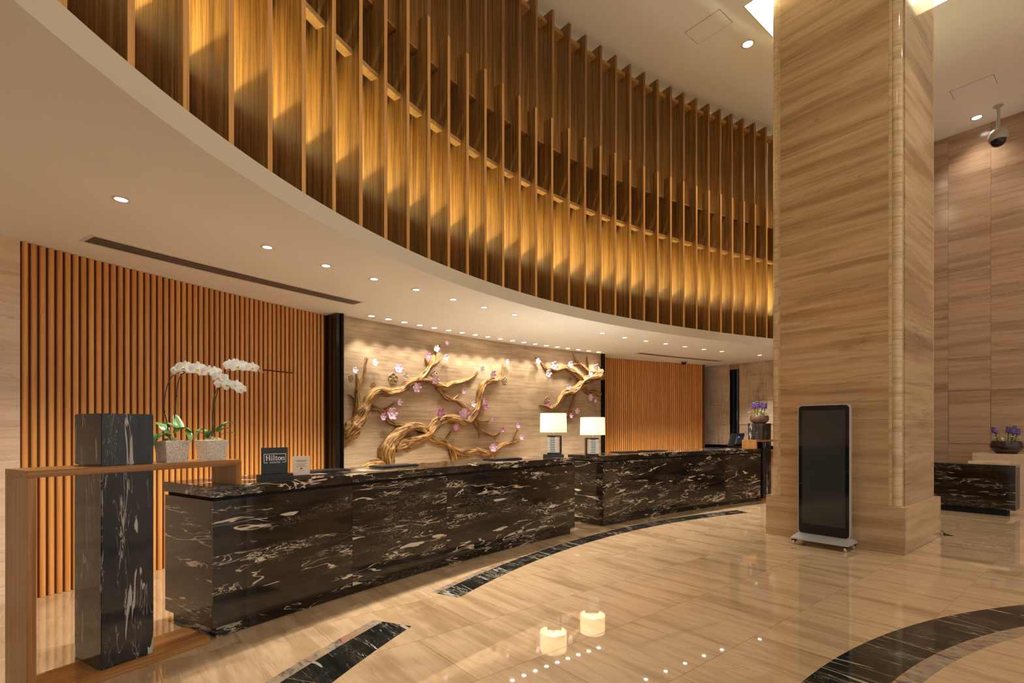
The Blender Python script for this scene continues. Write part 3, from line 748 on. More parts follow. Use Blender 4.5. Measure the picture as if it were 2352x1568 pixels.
def oval(cx, cy, rx, ry, k=20, hole=None):
    qs = []
    for i in range(k):
        a0, a1 = 2*pi*i/k, 2*pi*(i+1)/k
        qs.append([(cx+rx*cos(a0), cy+ry*sin(a0)), (cx+rx*cos(a1), cy+ry*sin(a1)), (cx+hole[0]*cos(a1), cy+hole[1]*sin(a1)), (cx+hole[0]*cos(a0), cy+hole[1]*sin(a0))])
    return qs
yb, H_, xh = .160, .040, .026
L = [rect(-.071, -.064, yb, yb+H_), rect(-.047, -.040, yb, yb+H_), rect(-.065, -.046, yb+.0185, yb+.0225), ser(-.0675, yb, .015), ser(-.0675, yb+H_-.0028, .015), ser(-.0435, yb, .015), ser(-.0435, yb+H_-.0028, .015)]
L += [rect(-.029, -.0225, yb, yb+xh), ser(-.0258, yb, .0135), [(-.033, yb+xh-.004), (-.0225, yb+xh-.004), (-.0225, yb+xh), (-.033, yb+xh-.0015)], rect(-.0295, -.022, yb+.032, yb+.039)]
L += [rect(-.0115, -.005, yb, yb+.042), ser(-.0083, yb, .0135), [(-.0155, yb+.038), (-.005, yb+.038), (-.005, yb+.042), (-.0155, yb+.0405)]]
L += [rect(.0055, .012, yb+.004, yb+.034), rect(.0015, .019, yb+xh-.003, yb+xh), [(.0055, yb+.005), (.0085, yb-.0005), (.019, yb), (.019, yb+.004), (.012, yb+.005)]]
L += oval(.034, yb+xh/2, .0135, xh/2+.0008, hole=(.0065, xh/2-.003))
L += [rect(.0515, .058, yb, yb+xh), ser(.0545, yb, .0125), rect(.0685, .075, yb, yb+xh-.007), ser(.0718, yb, .0125), [(.058, yb+xh-.008), (.0645, yb+xh-.0005), (.071, yb+xh), (.075, yb+xh-.005), (.075, yb+xh-.008), (.0685, yb+xh-.007), (.0655, yb+xh-.005), (.060, yb+xh-.009)], [(.0485, yb+xh-.003), (.058, yb+xh-.003), (.058, yb+xh), (.0485, yb+xh-.0005)]]
flat(L, 'lettering', pn, M['ink'], t)
def text_mesh(s, size, name, mat, parent, o, rr, nn, depth=.0004, spacing=1.0, up=Vector((0, 0, 1))):
    c = bpy.data.curves.new(name, 'FONT'); c.body = s; c.size = size; c.align_x = 'CENTER'; c.extrude = depth; c.space_character = spacing
    tmp = bpy.data.objects.new('tmp', c); COL.objects.link(tmp); bpy.context.view_layer.update()
    m = bpy.data.meshes.new_from_object(tmp.evaluated_get(bpy.context.evaluated_depsgraph_get())); bpy.data.objects.remove(tmp); bpy.data.curves.remove(c)
    off = Vector(parent_world(parent))
    for v in m.vertices: v.co = Vector(o)+rr*v.co.x+up*v.co.y+nn*v.co.z-off
    m.materials.clear(); m.materials.append(mat); m.name = name
    x = bpy.data.objects.new(name, m); link(x, parent); return x
text_mesh('HONORS', .0185, 'lettering', M['ink'], t, pn+Vector((0, 0, .1375))+n*.0004, r, n, spacing=1.18)
# small white card
p, r, n, ph = sign_frame(692, .06)
r = (r*cos(.16)+n*sin(.16)).normalized(); n = Vector((r.y, -r.x, 0))
t = thing('card_stand', 'small white printed card in a maroon holder on the near counter', 'card', tuple(p))
obj('holder', plate(rect(-.080, .080, .0005, .028), p, r, n, -.022, .022), M['maroon'], t, bevel=.002)
obj('card', plate(rect(-.072, .072, .028, .185), p, r, n, -.003, .001), M['card'], t)
pn = p+n*.0011
ln = [(-.05, .047, .148, .152), (-.033, .036, .139, .143), (-.048, .049, .121, .1235), (-.028, .030, .111, .1135), (-.042, .042, .099, .103), (-.016, .018, .066, .0685)]
flat([rect(*q) for q in ln], 'print_lines', pn, M['print'], t)
obj('emblem', join(*[plate(q, pn, r, n, 0, .0006) for q in ([(-.010, .077), (.002, .077), (.003, .088), (-.004, .090)], [(.004, .079), (.010, .079), (.010, .086), (.004, .088)])]), M['black'], t)

# ================================================================== TABLE LAMPS
def lamp(x, off, rot, label, base):
    p, ph = cpos(x, off); px, py, pz = p
    t = thing('table_lamp', label, 'lamp', p, 'table lamps on the counters')
    z = pz
    if base:
        obj('plinth', box(px, py, z+.0005, z+.045, .30, .26, rot), M['reveal'], t, bevel=.004); z += .045
    c, s = cos(rot), sin(rot)
    def L(x_, y_): return (px+c*x_-s*y_, py+s*x_+c*y_)
    q = L(.105, 0)
    obj('side_post', box(q[0], q[1], z+.0005, z+.275, .030, .16, rot), M['lampwood'], t, bevel=.006)
    q = L(-.0, 0)
    obj('top_plate', box(q[0], q[1], z+.251, z+.2755, .18, .15, rot), M['lampwood'], t, bevel=.003)
    obj('bottom_plate', box(q[0], q[1], z+.001, z+.022, .18, .15, rot), M['lampwood'], t, bevel=.003)
    q = L(-.012, 0)
    for k in range(9):
        obj('chrome_bar', box(q[0], q[1], z+.026+k*.025, z+.041+k*.025, .19*.86, .11, rot), M['chrome'], t, bevel=.004)
    obj('inner_core', box(q[0], q[1], z+.022, z+.251, .07, .06, rot), M['lampwood'], t)
    obj('neck', lathe([(.008, z+.2755), (.008, z+.345)], 12, px, py), M['steel'], t)
    zs = z+.318; R1, R2, h = .195, .190, .275
    obj('shade', lathe([(R1, zs), (R2, zs+h), (R2-.003, zs+h), (R1-.003, zs)], 48, px, py, cap=False), M['shade'], t, auto=.6)
    obj('spider', join(*[box(px, py, zs+.006, zs+.010, 2*R1-.004, .004, rot+k*pi/3) for k in range(3)]), M['steel'], t)
    obj('bulb', lathe([(.012, zs+.03), (.030, zs+.07), (.036, zs+.10), (.030, zs+.13), (.008, zs+.15)], 16, px, py), M['bulb'], t, auto=.6)
    l = bpy.data.lights.new('bulb_light', 'POINT'); l.energy = 24; l.color = (1, .92, .76); l.shadow_soft_size = .04
    o = bpy.data.objects.new('bulb_light', l); link(o, t); o.location = (0, 0, zs+.19-pz)
lamp(1271, .30, radians(-4), 'table lamp with cream drum shade at the end of the near counter', True)
lamp(1361, .24, radians(178), 'table lamp with cream drum shade on the corner of the far counter', False)

# ================================================================== MONITOR BEHIND THE FAR COUNTER
p, ph = cpos(1690, .50)
t = thing('monitor', 'black tilted till monitor seen from behind on the far counter', 'monitor', p)
rg = Vector((.95, .31, 0)).normalized(); nb = Vector((rg.y, -rg.x, 0))   # back of the screen faces the lobby
def tilted(x0, x1, h0, h1, d0, d1, lean):
    P = []
    for d in (d0, d1):
        for x, h in ((x0, h0), (x1, h0), (x1, h1), (x0, h1)):
            P.append(Vector(p)+rg*(x+h*.62)+Vector((0, 0, .10+h*cos(lean)))+nb*(d-h*sin(lean)))
    return P, [(3, 2, 1, 0), (4, 5, 6, 7), (0, 1, 5, 4), (1, 2, 6, 5), (2, 3, 7, 6), (3, 0, 4, 7)]
obj('screen_back', tilted(-.19, .16, -.06, .23, -.02, .02, .35), M['black'], t, bevel=.006)
obj('rear_bump', tilted(-.05, .12, -.02, .16, .02, .055, .35), M['blackmatt'], t, bevel=.008)
obj('stand_foot', box(p[0], p[1], 1.0905, 1.105, .22, .20, .3), M['black'], t, bevel=.004)
obj('stand_neck', box(p[0]+.01, p[1], 1.105, 1.21, .06, .05, .3), M['black'], t)
obj('logo_light', tilted(-.03, .0, .13, .16, .0555, .058, .35), M['blueled'], t)

# ================================================================== BLOSSOM RELIEF
pc = pol(RM(46.4), 46.4)
rel = thing('blossom_relief', 'gilded plum blossom tree relief on the curved wall behind the counters', 'relief', (pc[0], pc[1], 0))
obj('panel', arcslab(RM, lambda p: RM(p)+.14, 39.51, 53.28, .0, ZS-.001, 40), M['relief'], rel, auto=.6)
def ZA(x, y): return (780+x/4.9, 780+y/4.9)
def ZB(x, y): return (1080+x/4.9, 780+y/4.9)
def wallpt(px, py, out):
    (x, y, z), ph, Y = on_wall(px, py, RM); r = radial(ph)
    return (x-r[0]*out, y-r[1]*out, z), ph, Y
def branch(name, Zf, pts, seed):
    P = []
    for x, y, r in pts:
        px, py = Zf(x, y); _, ph, Y = wallpt(px, py, 0)
        rr = r/4.9*Y/F*.92; q, _, _ = wallpt(px, py, min(rr*.55, .075)); P.append((*q, rr))
    P = catmull(P, 7)
    rng = random.Random(seed)
    rad = [max(.004, p[3]*(1+.07*sin(i*.35+seed)+.04*sin(i*.83))) for i, p in enumerate(P)]
    v, f = tube([p[:3] for p in P], rad, 22, jit=.26, seed=seed)
    o = obj(name, (v, f), M['branch'], rel, smooth=True)
    at = o.data.attributes.new('grain', 'FLOAT_VECTOR', 'POINT'); s = 0.0; buf = []
    for i, p in enumerate(P):              # grain coordinates: around and along the limb
        if i: s += (Vector(p[:3])-Vector(P[i-1][:3])).length
        for k in range(22):
            a = 2*pi*k/22+s*1.6; R_ = rad[i]*9+.35; buf += [cos(a)*R_, sin(a)*R_, s*1.5+seed*3.7]
    at.data.foreach_set('vector', buf)
    return o
AB = [('trunk', ZA, [(40, 1115, 25), (75, 1070, 78), (115, 1010, 94), (150, 960, 88), (210, 880, 76), (270, 760, 66), (330, 645, 62), (420, 583, 56), (540, 590, 50), (650, 572, 48), (740, 512, 46), (830, 467, 42), (930, 455, 38), (1030, 472, 36), (1100, 510, 34), (1180, 540, 34), (1260, 492, 30), (1370, 470, 26), (1480, 420, 20), (1560, 350, 10)]),
 ('trunk', ZA, [(225, 1475, 45), (300, 1425, 58), (400, 1400, 62), (480, 1390, 66), (560, 1390, 55)]),
 ('trunk', ZA, [(525, 1400, 84), (500, 1280, 86), (535, 1165, 88), (615, 1080, 76), (715, 1010, 66), (830, 985, 56), (920, 1010, 50), (985, 1080, 48), (1060, 1130, 42), (1170, 1160, 40), (1230, 1205, 42), (1320, 1258, 44), (1420, 1266, 42), (1520, 1250, 40), (1600, 1270, 38), (1670, 1280, 36), (1750, 1250, 32), (1820, 1190, 28), (1880, 1165, 24), (1950, 1150, 18), (1995, 1120, 10)]),
 ('trunk', ZA, [(600, 1230, 50), (660, 1180, 64), (740, 1150, 66), (850, 1120, 60), (960, 1080, 58), (1010, 1010, 56), (1080, 930, 54), (1170, 890, 54), (1270, 890, 54), (1380, 920, 54), (1450, 900, 50), (1510, 830, 48), (1550, 740, 44), (1570, 620, 42), (1585, 540, 42), (1620, 490, 40), (1690, 465, 36), (1760, 460, 30), (1805, 415, 22), (1820, 340, 16), (1835, 280, 9)]),
 ('branch', ZA, [(860, 472, 40), (940, 400, 36), (1000, 310, 32), (1040, 220, 26), (1065, 150, 20), (1130, 60, 8)]),
 ('twig', ZA, [(1000, 310, 18), (972, 250, 14), (960, 205, 8)]),
 ('twig', ZA, [(1045, 282, 15), (1100, 252, 12), (1140, 210, 7)]),
 ('branch', ZA, [(180, 860, 42), (185, 740, 35), (190, 600, 29), (202, 520, 26), (190, 420, 14), (190, 320, 6)]),
 ('twig', ZA, [(205, 520, 24), (250, 450, 20), (280, 360, 16), (285, 270, 12), (300, 215, 8)]),
 ('twig', ZA, [(185, 720, 24), (145, 655, 18), (95, 610, 6)]),
 ('branch', ZA, [(335, 770, 34), (430, 780, 30), (490, 830, 28), (530, 900, 30), (600, 945, 28), (700, 965, 26), (800, 985, 24)]),
 ('twig', ZA, [(480, 792, 18), (550, 760, 13), (612, 712, 7)]),
 ('branch', ZA, [(1080, 535, 24), (1140, 590, 26), (1190, 650, 26), (1260, 675, 24), (1330, 700, 24), (1400, 760, 24), (1470, 850, 22)]),
 ('twig', ZA, [(1265, 672, 18), (1310, 640, 14), (1350, 590, 7)]),
 ('twig', ZA, [(1175, 1150, 22), (1210, 1100, 16), (1250, 1030, 8)]),
 ('branch', ZA, [(1235, 1225, 42), (1270, 1310, 38), (1310, 1400, 42)]),
 ('branch', ZA, [(1690, 1290, 26), (1730, 1350, 28), (1700, 1400, 26)]),
 ('twig', ZB, [(10, 860, 26), (90, 930, 18), (150, 920, 15), (208, 903, 7)]),
 ('twig', ZB, [(20, 880, 24), (50, 940, 22), (90, 1000, 20), (150, 1040, 18), (220, 1065, 16), (280, 1065, 14), (328, 1038, 7)]),
 ('twig', ZB, [(88, 1010, 14), (98, 1060, 10), (95, 1100, 5)]),
 ('twig', ZB, [(485, 1145, 15), (495, 1060, 12), (512, 1015, 6)]),
 ('trunk', ZB, [(1452, 380, 62), (1435, 392, 66), (1390, 420, 54), (1300, 450, 48), (1240, 490, 46), (1190, 540, 44), (1120, 590, 40), (1040, 610, 38), (1000, 680, 36), (960, 740, 30), (900, 770, 22), (850, 750, 14), (770, 735, 5)]),
 ('branch', ZB, [(1240, 475, 38), (1190, 400, 34), (1120, 350, 32), (1040, 312, 32), (960, 350, 26), (880, 342, 22), (830, 310, 18), (790, 250, 12), (730, 200, 5)]),
 ('branch', ZB, [(1385, 412, 28), (1330, 360, 24), (1260, 310, 20), (1210, 272, 18), (1155, 280, 8)]),
 ('twig', ZB, [(1215, 275, 16), (1172, 210, 12), (1155, 158, 5)]),
 ('twig', ZB, [(1330, 355, 17), (1315, 270, 14), (1308, 182, 6)]),
 ('branch', ZB, [(1262, 510, 28), (1310, 592, 26), (1400, 590, 26), (1450, 622, 30)]),
 ('twig', ZB, [(1172, 590, 18), (1160, 680, 16), (1130, 760, 18), (1120, 830, 14), (1093, 892, 6)])]
for i, (nm, Zf, pts) in enumerate(AB): branch(nm, Zf, pts, i+3)
# flaring root of the left trunk, running out at the edge of the panel
fl_px = [(16, 985), (75, 968), (130, 925), (200, 960), (235, 985), (200, 1030), (130, 1100), (75, 1185), (16, 1268)]
F0, F1 = [], []
for x, y in fl_px:
    F0.append(wallpt(*ZA(x, y), -.01)[0]); k = .55 if x < 20 else 1.0
    cx_, cy_ = 110, 1060; F1.append(wallpt(*ZA(x+(cx_-x)*.22 if x > 20 else x+1, y+(cy_-y)*.22), .075*k)[0])
nn = len(F0)
obj('root_flare', (F0+F1, [tuple(range(nn, 2*nn))]+[(i, (i+1) % nn, nn+(i+1) % nn, nn+i) for i in range(nn)]), M['branch'], rel, bevel=.015, seg=3, auto=1.2)
# glass blossoms
def blossom_mesh(k, cup, mat, lobes=5, name='blossom'):
    n = 60; rings = [0.0, .25, .5, .75, 1.0]; v = [(0, 0, 0)]; f = []
    for r in rings[1:]:
        for i in range(n):
            a = 2*pi*i/n; e = abs(cos(lobes*a/2)); R = r*(.60+.40*e**.55) if r > .3 else r
            v.append((R*cos(a), R*sin(a), cup*r*r+.10*r*r*cos(lobes*a)))
    for i in range(n): f.append((0, 1+i, 1+(i+1) % n))
    for j in range(3):
        for i in range(n): f.append((1+j*n+i, 1+(j+1)*n+i, 1+(j+1)*n+(i+1) % n, 1+j*n+(i+1) % n))
    N = len(v); v += [(x*.98, y*.98, z-.10) for x, y, z in v]; f += [tuple(N+q for q in reversed(g)) for g in f]
    o = 1+3*n
    for i in range(n): f.append((o+i, N+o+i, N+o+(i+1) % n, o+(i+1) % n))
    m = mesh(name, v, f, mat, True); return m
bm = [blossom_mesh(0, .30, M['pink'], 6), blossom_mesh(0, .26, M['palepink'], 5), blossom_mesh(0, .34, M['deeppink'], 6)]
st_m = mesh('heart', *lathe([(.17, .03), (.15, .16), (.05, .21)], 12), M['stamen'], True)
BA = [(140, 350, 28, 1), (360, 265, 33, 1), (625, 335, 40, 0), (705, 415, 29, 1), (970, 190, 25, 2), (1058, 105, 29, 1), (1175, 42, 26, 0), (1165, 205, 27, 1), (1035, 455, 38, 0), (830, 545, 42, 0), (640, 705, 30, 0), (455, 870, 33, 0), (545, 840, 54, 0), (1090, 830, 48, 2), (1360, 830, 50, 0), (1330, 910, 23, 1), (1275, 985, 34, 2), (1365, 585, 23, 0), (1475, 730, 25, 1)]
BB = [(105, 330, 25, 1), (218, 390, 36, 0), (385, 255, 24, 0), (115, 700, 33, 0), (140, 760, 27, 2), (218, 895, 23, 0), (332, 1015, 24, 2), (508, 970, 24, 0), (545, 1100, 25, 0), (220, 1215, 38, 0), (730, 250, 28, 1), (845, 385, 33, 1), (908, 295, 35, 1), (1090, 285, 31, 1), (1070, 535, 25, 1), (840, 725, 23, 2), (1318, 655, 31, 0), (1380, 690, 19, 0), (1380, 320, 33, 1), (1318, 385, 31, 1), (1342, 440, 23, 0), (1170, 805, 27, 0), (1102, 858, 23, 0)]
rng = random.Random(5)
for Zf, LST in ((ZA, BA), (ZB, BB)):
    for x, y, r, k in LST:
        px, py = Zf(x, y); _, ph, Y = wallpt(px, py, 0); s = r/4.9*Y/F*1.42
        q, ph, _ = wallpt(px, py, .05+s*.35); rd = radial(ph)
        nv = Vector((-rd[0]+rng.uniform(-.2, .2), -rd[1]+rng.uniform(-.2, .2), rng.uniform(-.25, .25))).normalized()
        e = nv.to_track_quat('Z', 'Y').to_euler()
        b = inst('blossom', bm[k], rel, q, e, (s, s, s))
        h = bpy.data.objects.new('heart', st_m); link(h, b)
# carved blossoms cut as raised outlines in the plaster
def carved_mesh():
    vs, fs = [], []
    for k in range(5):
        a = 2*pi*k/5+.3; c = (.55*cos(a), .55*sin(a), 0)
        P = [(c[0]+.40*cos(2*pi*i/14), c[1]+.40*sin(2*pi*i/14), .02) for i in range(15)]
        v, f = tube(P, .085, 6, cap=False); n = len(vs); vs += v; fs += [tuple(q+n for q in g) for g in f]
    m = mesh('carved_blossom', vs, fs, M['carved'], True); return m
cm = carved_mesh()
for Zf, LST in ((ZA, [(300, 220, 26), (130, 425, 36), (380, 510, 36), (600, 440, 68), (1065, 390, 46), (1140, 690, 42), (490, 1055, 42), (610, 890, 36), (757, 1230, 46), (1262, 1140, 42), (1455, 490, 36)]), (ZB, [(388, 460, 40), (125, 800, 44), (868, 680, 42), (1125, 445, 28), (525, 1020, 22), (275, 1110, 20)])):
    for x, y, r in LST:
        px, py = Zf(x, y); q, ph, Y = wallpt(px, py, .004); s = r/4.9*Y/F; rd = radial(ph)
        inst('carved_blossom', cm, rel, q, Vector((-rd[0], -rd[1], 0)).to_track_quat('Z', 'Y').to_euler(), (s, s, s))

# ================================================================== ORCHIDS ON THE WOODEN FRAME
def ray(px, py, Y): return Vector(((px-1176)/F*Y, Y, EYE+(HOR-py)/F*Y))
def orchid_flower_mesh():
    v, f = [], []
    def petal(a, L, W, lift):
        n0 = len(v); n = 6; k = 4
        for i in range(n+1):
            s = i/n; w = W*(sin(pi*min(1, s*.93+.07))**.7); z = lift*s*s-.10*s
            for j in range(k+1):
                q = (j/k-.5)*w; x, y = L*s, q
                v.append((x*cos(a)-y*sin(a), x*sin(a)+y*cos(a), z-.25*abs(j/k-.5)*w))
        for i in range(n):
            for j in range(k): f.append((n0+i*(k+1)+j, n0+(i+1)*(k+1)+j, n0+(i+1)*(k+1)+j+1, n0+i*(k+1)+j+1))
    for a in (90, 215, 325): petal(radians(a), 1.0, .62, -.05)
    for a in (12, 168): petal(radians(a), 1.08, 1.15, .12)
    m = mesh('flower', v, f, M['petal'], True); return m
ofm = orchid_flower_mesh()
lip_m = mesh('lip', *lathe([(.04, .0), (.16, .10), (.18, .22), (.06, .30)], 10), M['lip'], True)
def leaf_mesh(P, W, mat=None, fold=.25):
    P = catmull([tuple(p) for p in P], 4); n = len(P); v, f = [], []
    for i, p in enumerate(P):
        d = Vector(P[min(i+1, n-1)])-Vector(P[max(i-1, 0)]); s = d.cross(Vector((0, 0, 1)))
        if s.length < 1e-5: s = Vector((1, 0, 0))
        s.normalize(); u = s.cross(d.normalized()); k = i/(n-1); w = W*(sin(pi*min(1, .12+.88*k))**.6)*.5+.001
        for q, h in ((-1, fold), (-.5, .1*fold), (0, 0), (.5, .1*fold), (1, fold)): v.append(Vector(p)+s*w*q+u*w*h)
    N = len(v); v += [q-Vector((0, 0, .0015)) for q in v]
    for i in range(n-1):
        for j in range(4): f.append((i*5+j, (i+1)*5+j, (i+1)*5+j+1, i*5+j+1)); f.append((N+i*5+j, N+i*5+j+1, N+(i+1)*5+j+1, N+(i+1)*5+j))
        f.append((i*5, N+i*5, N+(i+1)*5, (i+1)*5)); f.append((i*5+4, (i+1)*5+4, N+(i+1)*5+4, N+i*5+4))
    return v, f
def OZ(x, y): return (370+x/6.032, 810+y/6.032)
def orchid(N, label, Yb, leaves, stems, flowers, buds, seed):
    t = thing('potted_orchid', label, 'plant', (N[0], N[1], 1.2755))
    zb, hb, wb, wt = 1.2755, .145, .128, .158
    def ring(w, z): 
        g = (wb-w)/2; return [(N[0]+A1[0]*i+B1[0]*j, N[1]+A1[1]*i+B1[1]*j, z) for i, j in ((g, g), (wb-g, g), (wb-g, wb-g), (g, wb-g))]
    v = ring(wb, zb+.018)+ring(wt, zb+hb)+ring(wt-.016, zb+hb)+ring(wt-.02, zb+hb-.03); f = [(3, 2, 1, 0)]
    for k in range(3): f += [(4*k+i, 4*k+(i+1) % 4, 4*k+4+(i+1) % 4, 4*k+4+i) for i in range(4)]
    f.append((12, 13, 14, 15)); obj('pot', (v, f), M['pot'], t, bevel=.002, seg=1)
    v = ring(wb+.006, zb)+ring(wb+.010, zb+.018); f = [(3, 2, 1, 0), (4, 5, 6, 7)]+[(i, (i+1) % 4, 4+(i+1) % 4, 4+i) for i in range(4)]
    obj('saucer', (v, f), M['pot'], t)
    rg = random.Random(seed); ctr = Vector((N[0]+(A1[0]+B1[0])*wb/2, N[1]+(A1[1]+B1[1])*wb/2, zb+hb-.012))
    v, f = lathe([(.068, -.02), (.066, .006), (.045, .022), (.015, .030)], 20, ctr.x, ctr.y, ctr.z)
    for i in range(len(v)): v[i] = (v[i][0]+rg.uniform(-.006, .006), v[i][1]+rg.uniform(-.006, .006), v[i][2]+rg.uniform(-.006, .008))
    tag(obj('moss', (v, f), M['moss'], t), kind='stuff')
    for P, W in leaves:
        pts = [ray(*OZ(x, y), Yb+dy) for x, y, dy in P]; obj('leaf', leaf_mesh(pts, W*1.2), M['leaf'], t, smooth=True)
    for P in stems:
        pts = catmull([tuple(ray(*OZ(x, y), Yb+dy)) for x, y, dy in P], 5); n = len(pts)
        st = obj('stem', tube(pts, [.0042-.0022*i/n for i in range(n)], 7), M['stem'], t, smooth=True)
        for k in (int(n*.25), int(n*.45)):
            q = Vector(pts[k]); obj('node', tube([q, q+Vector((.006, -.002, .004)), q+Vector((.010, -.003, .010))], [.004, .004, .001], 6), M['stem'], st)
    for x, y, r, dy, yaw, rl in flowers:
        q = ray(*OZ(x, y), Yb+dy); s = 1.28*r/6.032*(Yb+dy)/F
        nv = Vector((.42+yaw, -.85, -.12+rg.uniform(-.1, .1))).normalized()
        e = (nv.to_track_quat('Z', 'Y').to_matrix() @ Matrix.Rotation(radians(rl), 3, 'Z')).to_euler()
        o = inst('flower', ofm, t, q, e, (s, s, s)); h = bpy.data.objects.new('lip', lip_m); link(h, o); h.location = (0, -.12, .02)
    for x, y, r, dy in buds:
        q = ray(*OZ(x, y), Yb+dy); s = r/6.032*(Yb+dy)/F
        obj('bud', lathe([(.2*s, -s), (.75*s, -.4*s), (.8*s, .2*s), (.3*s, .9*s)], 10, q.x, q.y, q.z), M['bud'], t, smooth=True)
# pot with two arching stems (partly behind the block)
orchid((-2.29, 3.38), 'white orchid with two arching stems in a speckled pot beside the marble block', 3.47,
    [([(100, 1150, 0), (60, 1080, 0), (10, 1010, .02), (-90, 960, .05)], .05), ([(110, 1150, 0), (-40, 1130, -.02), (-90, 1190, -.04), (-110, 1290, -.05)], .05),
     ([(215, 1090, 0), (250, 1050, 0), (225, 960, .03), (190, 850, .06)], .052), ([(240, 1060, 0), (150, 1010, 0), (70, 975, -.01), (15, 965, -.03)], .058),
     ([(190, 1110, 0), (250, 1050, 0), (340, 1045, .02), (400, 1085, .03), (445, 1140, .04)], .045), ([(350, 1070, .02), (390, 1130, .0), (415, 1225, -.02)], .030), ([(100, 1160, -.03), (30, 1130, -.06), (-30, 1180, -.08)], .075)],
    [[(100, 1160, .02), (90, 1000, .02), (45, 820, .01), (45, 690, 0), (60, 560, 0), (95, 430, 0), (160, 320, 0), (250, 270, -.01), (330, 250, -.02)],
     [(190, 1150, .04), (185, 960, .04), (190, 780, .03), (205, 640, .02), (225, 480, .01), (255, 350, 0), (330, 270, 0), (440, 245, 0), (590, 262, 0), (740, 300, 0), (820, 370, 0), (900, 440, .0), (1050, 480, 0), (1180, 560, 0)]],
    [(215, 240, 72, .02, -.5, 10), (320, 205, 82, -.03, -.1, -8), (400, 215, 74, .02, 0, 12), (510, 220, 84, -.02, .1, 0), (580, 250, 66, .03, .1, 15), (660, 265, 76, -.03, .1, -6), (750, 265, 66, .02, .3, 8), (800, 340, 72, -.03, 0, -10), (860, 350, 56, .02, .3, 20), (830, 430, 66, .01, 0, 5), (950, 450, 72, -.02, 0, 8), (1040, 450, 66, .01, .1, -12), (1100, 500, 58, -.02, .2, 14), (1130, 520, 44, .0, .3, 30)],
    [(705, 340, 14, -.03), (915, 450, 20, -.05), (1185, 570, 14, 0)], 1)
orchid((-2.15, 3.60), 'white orchid with one long spray in a speckled pot at the end of the frame', 3.68,
    [([(640, 1130, 0), (600, 1070, 0), (530, 1070, -.02), (480, 1180, -.04)], .045), ([(780, 1090, 0), (850, 1010, 0), (940, 965, .03), (1045, 985, .06)], .055),
     ([(790, 1100, .02), (860, 1055, .03), (930, 1045, .05), (975, 1060, .06)], .04), ([(640, 1170, 0), (660, 1110, -.02), (690, 1070, -.03)], .04), ([(800, 1150, 0), (900, 1105, .02), (1000, 1105, .04), (1075, 1140, .05)], .012), ([(610, 1150, 0), (560, 1110, -.01), (440, 1050, -.02)], .010)],
    [[(705, 1160, .0), (715, 950, 0), (725, 760, 0), (765, 600, 0), (815, 430, 0), (870, 330, .01), (960, 240, .01), (1100, 190, .01), (1250, 210, .01), (1350, 240, .01)],
     [(735, 1160, .02), (710, 920, .02), (715, 780, .02), (735, 600, .01), (790, 480, 0), (835, 390, -.01), (910, 425, -.03)]],
    [(945, 175, 70, .02, -.4, 0), (1000, 170, 76, -.02, -.2, -6), (1060, 180, 84, -.04, 0, 5), (1130, 180, 62, .02, .2, -10), (1190, 195, 60, -.02, .2, 12), (1265, 205, 66, -.03, .2, -5), (1300, 210, 46, .0, .3, 18)],
    [(1365, 250, 20, 0), (1405, 270, 14, 0)], 2)

# ================================================================== DIGITAL KIOSK
def KP(u, v): return UV(pu0+u, pv0+v)
kr = Vector((U.x, U.y, 0)); kn = Vector((-V.x, -V.y, 0))
kx0, kx1, kv = .528, 1.138, -.25
ko = Vector((*KP((kx0+kx1)/2, kv), 0)); kw = kx1-kx0
t = thing('display_kiosk', 'tall black screen kiosk with silver rounded frame on casters before the pillar', 'kiosk', tuple(ko))
kc = ko+Vector((0, 0, (.125+1.815)/2)); kh = 1.815-.125
obj('body', plate(rrect(kw, kh, .055), kc, kr, kn, -.055, 0), M['alu'], t, bevel=.004, auto=.6)
obj('glass', plate(rrect(kw-.026, kh-.026, .046), kc, kr, kn, .0005, .004), M['glass_black'], t, auto=.6)
obj('screen', plate(rect(-kw/2+.055, kw/2-.055, -kh/2+.14, kh/2-.075), kc, kr, kn, .0042, .0048), M['screen'], t)
bs = .40
def kb(x, d, z): return ko+kr*x+kn*d+Vector((0, 0, z))
hw = kw/2+.025
vtx = [kb(-hw, .17, .085), kb(hw, .17, .085), kb(hw-.03, .03, .135), kb(-hw+.03, .03, .135), kb(-hw, .17, .072), kb(hw, .17, .072), kb(hw, -.20, .072), kb(-hw, -.20, .072), kb(hw-.03, -.10, .135), kb(-hw+.03, -.10, .135), kb(-hw, -.20, .085), kb(hw, -.20, .085)]
obj('base_plate', (vtx, [(0, 1, 2, 3), (0, 4, 5, 1), (3, 2, 8, 9), (9, 8, 11, 10), (10, 11, 6, 7), (7, 6, 5, 4), (1, 5, 6, 11, 8, 2), (0, 3, 9, 10, 7, 4)]), M['alu'], t)
for x, d in ((-hw+.035, .13), (hw-.035, .13), (-hw+.035, -.15), (hw-.035, -.15)):
    q = kb(x, d, 0)
    cs = obj('caster', join(box(q.x, q.y, .045, .072, .05, .05, ROTU), box(q.x, q.y, .03, .06, .034, .02, ROTU)), M['black'], t, bevel=.003)
    ax = kn*.0; wv, wf = [], []
    for s in (-.011, .011):
        for i in range(18):
            a = 2*pi*i/18; wv.append(q+kr*s+kn*(.027*cos(a)+.012)+Vector((0, 0, .0275+.027*sin(a))))
    wf = [tuple(range(17, -1, -1)), tuple(range(18, 36))]+[(i, (i+1) % 18, 18+(i+1) % 18, 18+i) for i in range(18)]
    obj('wheel', (wv, wf), M['rubber'], cs, bevel=.003)

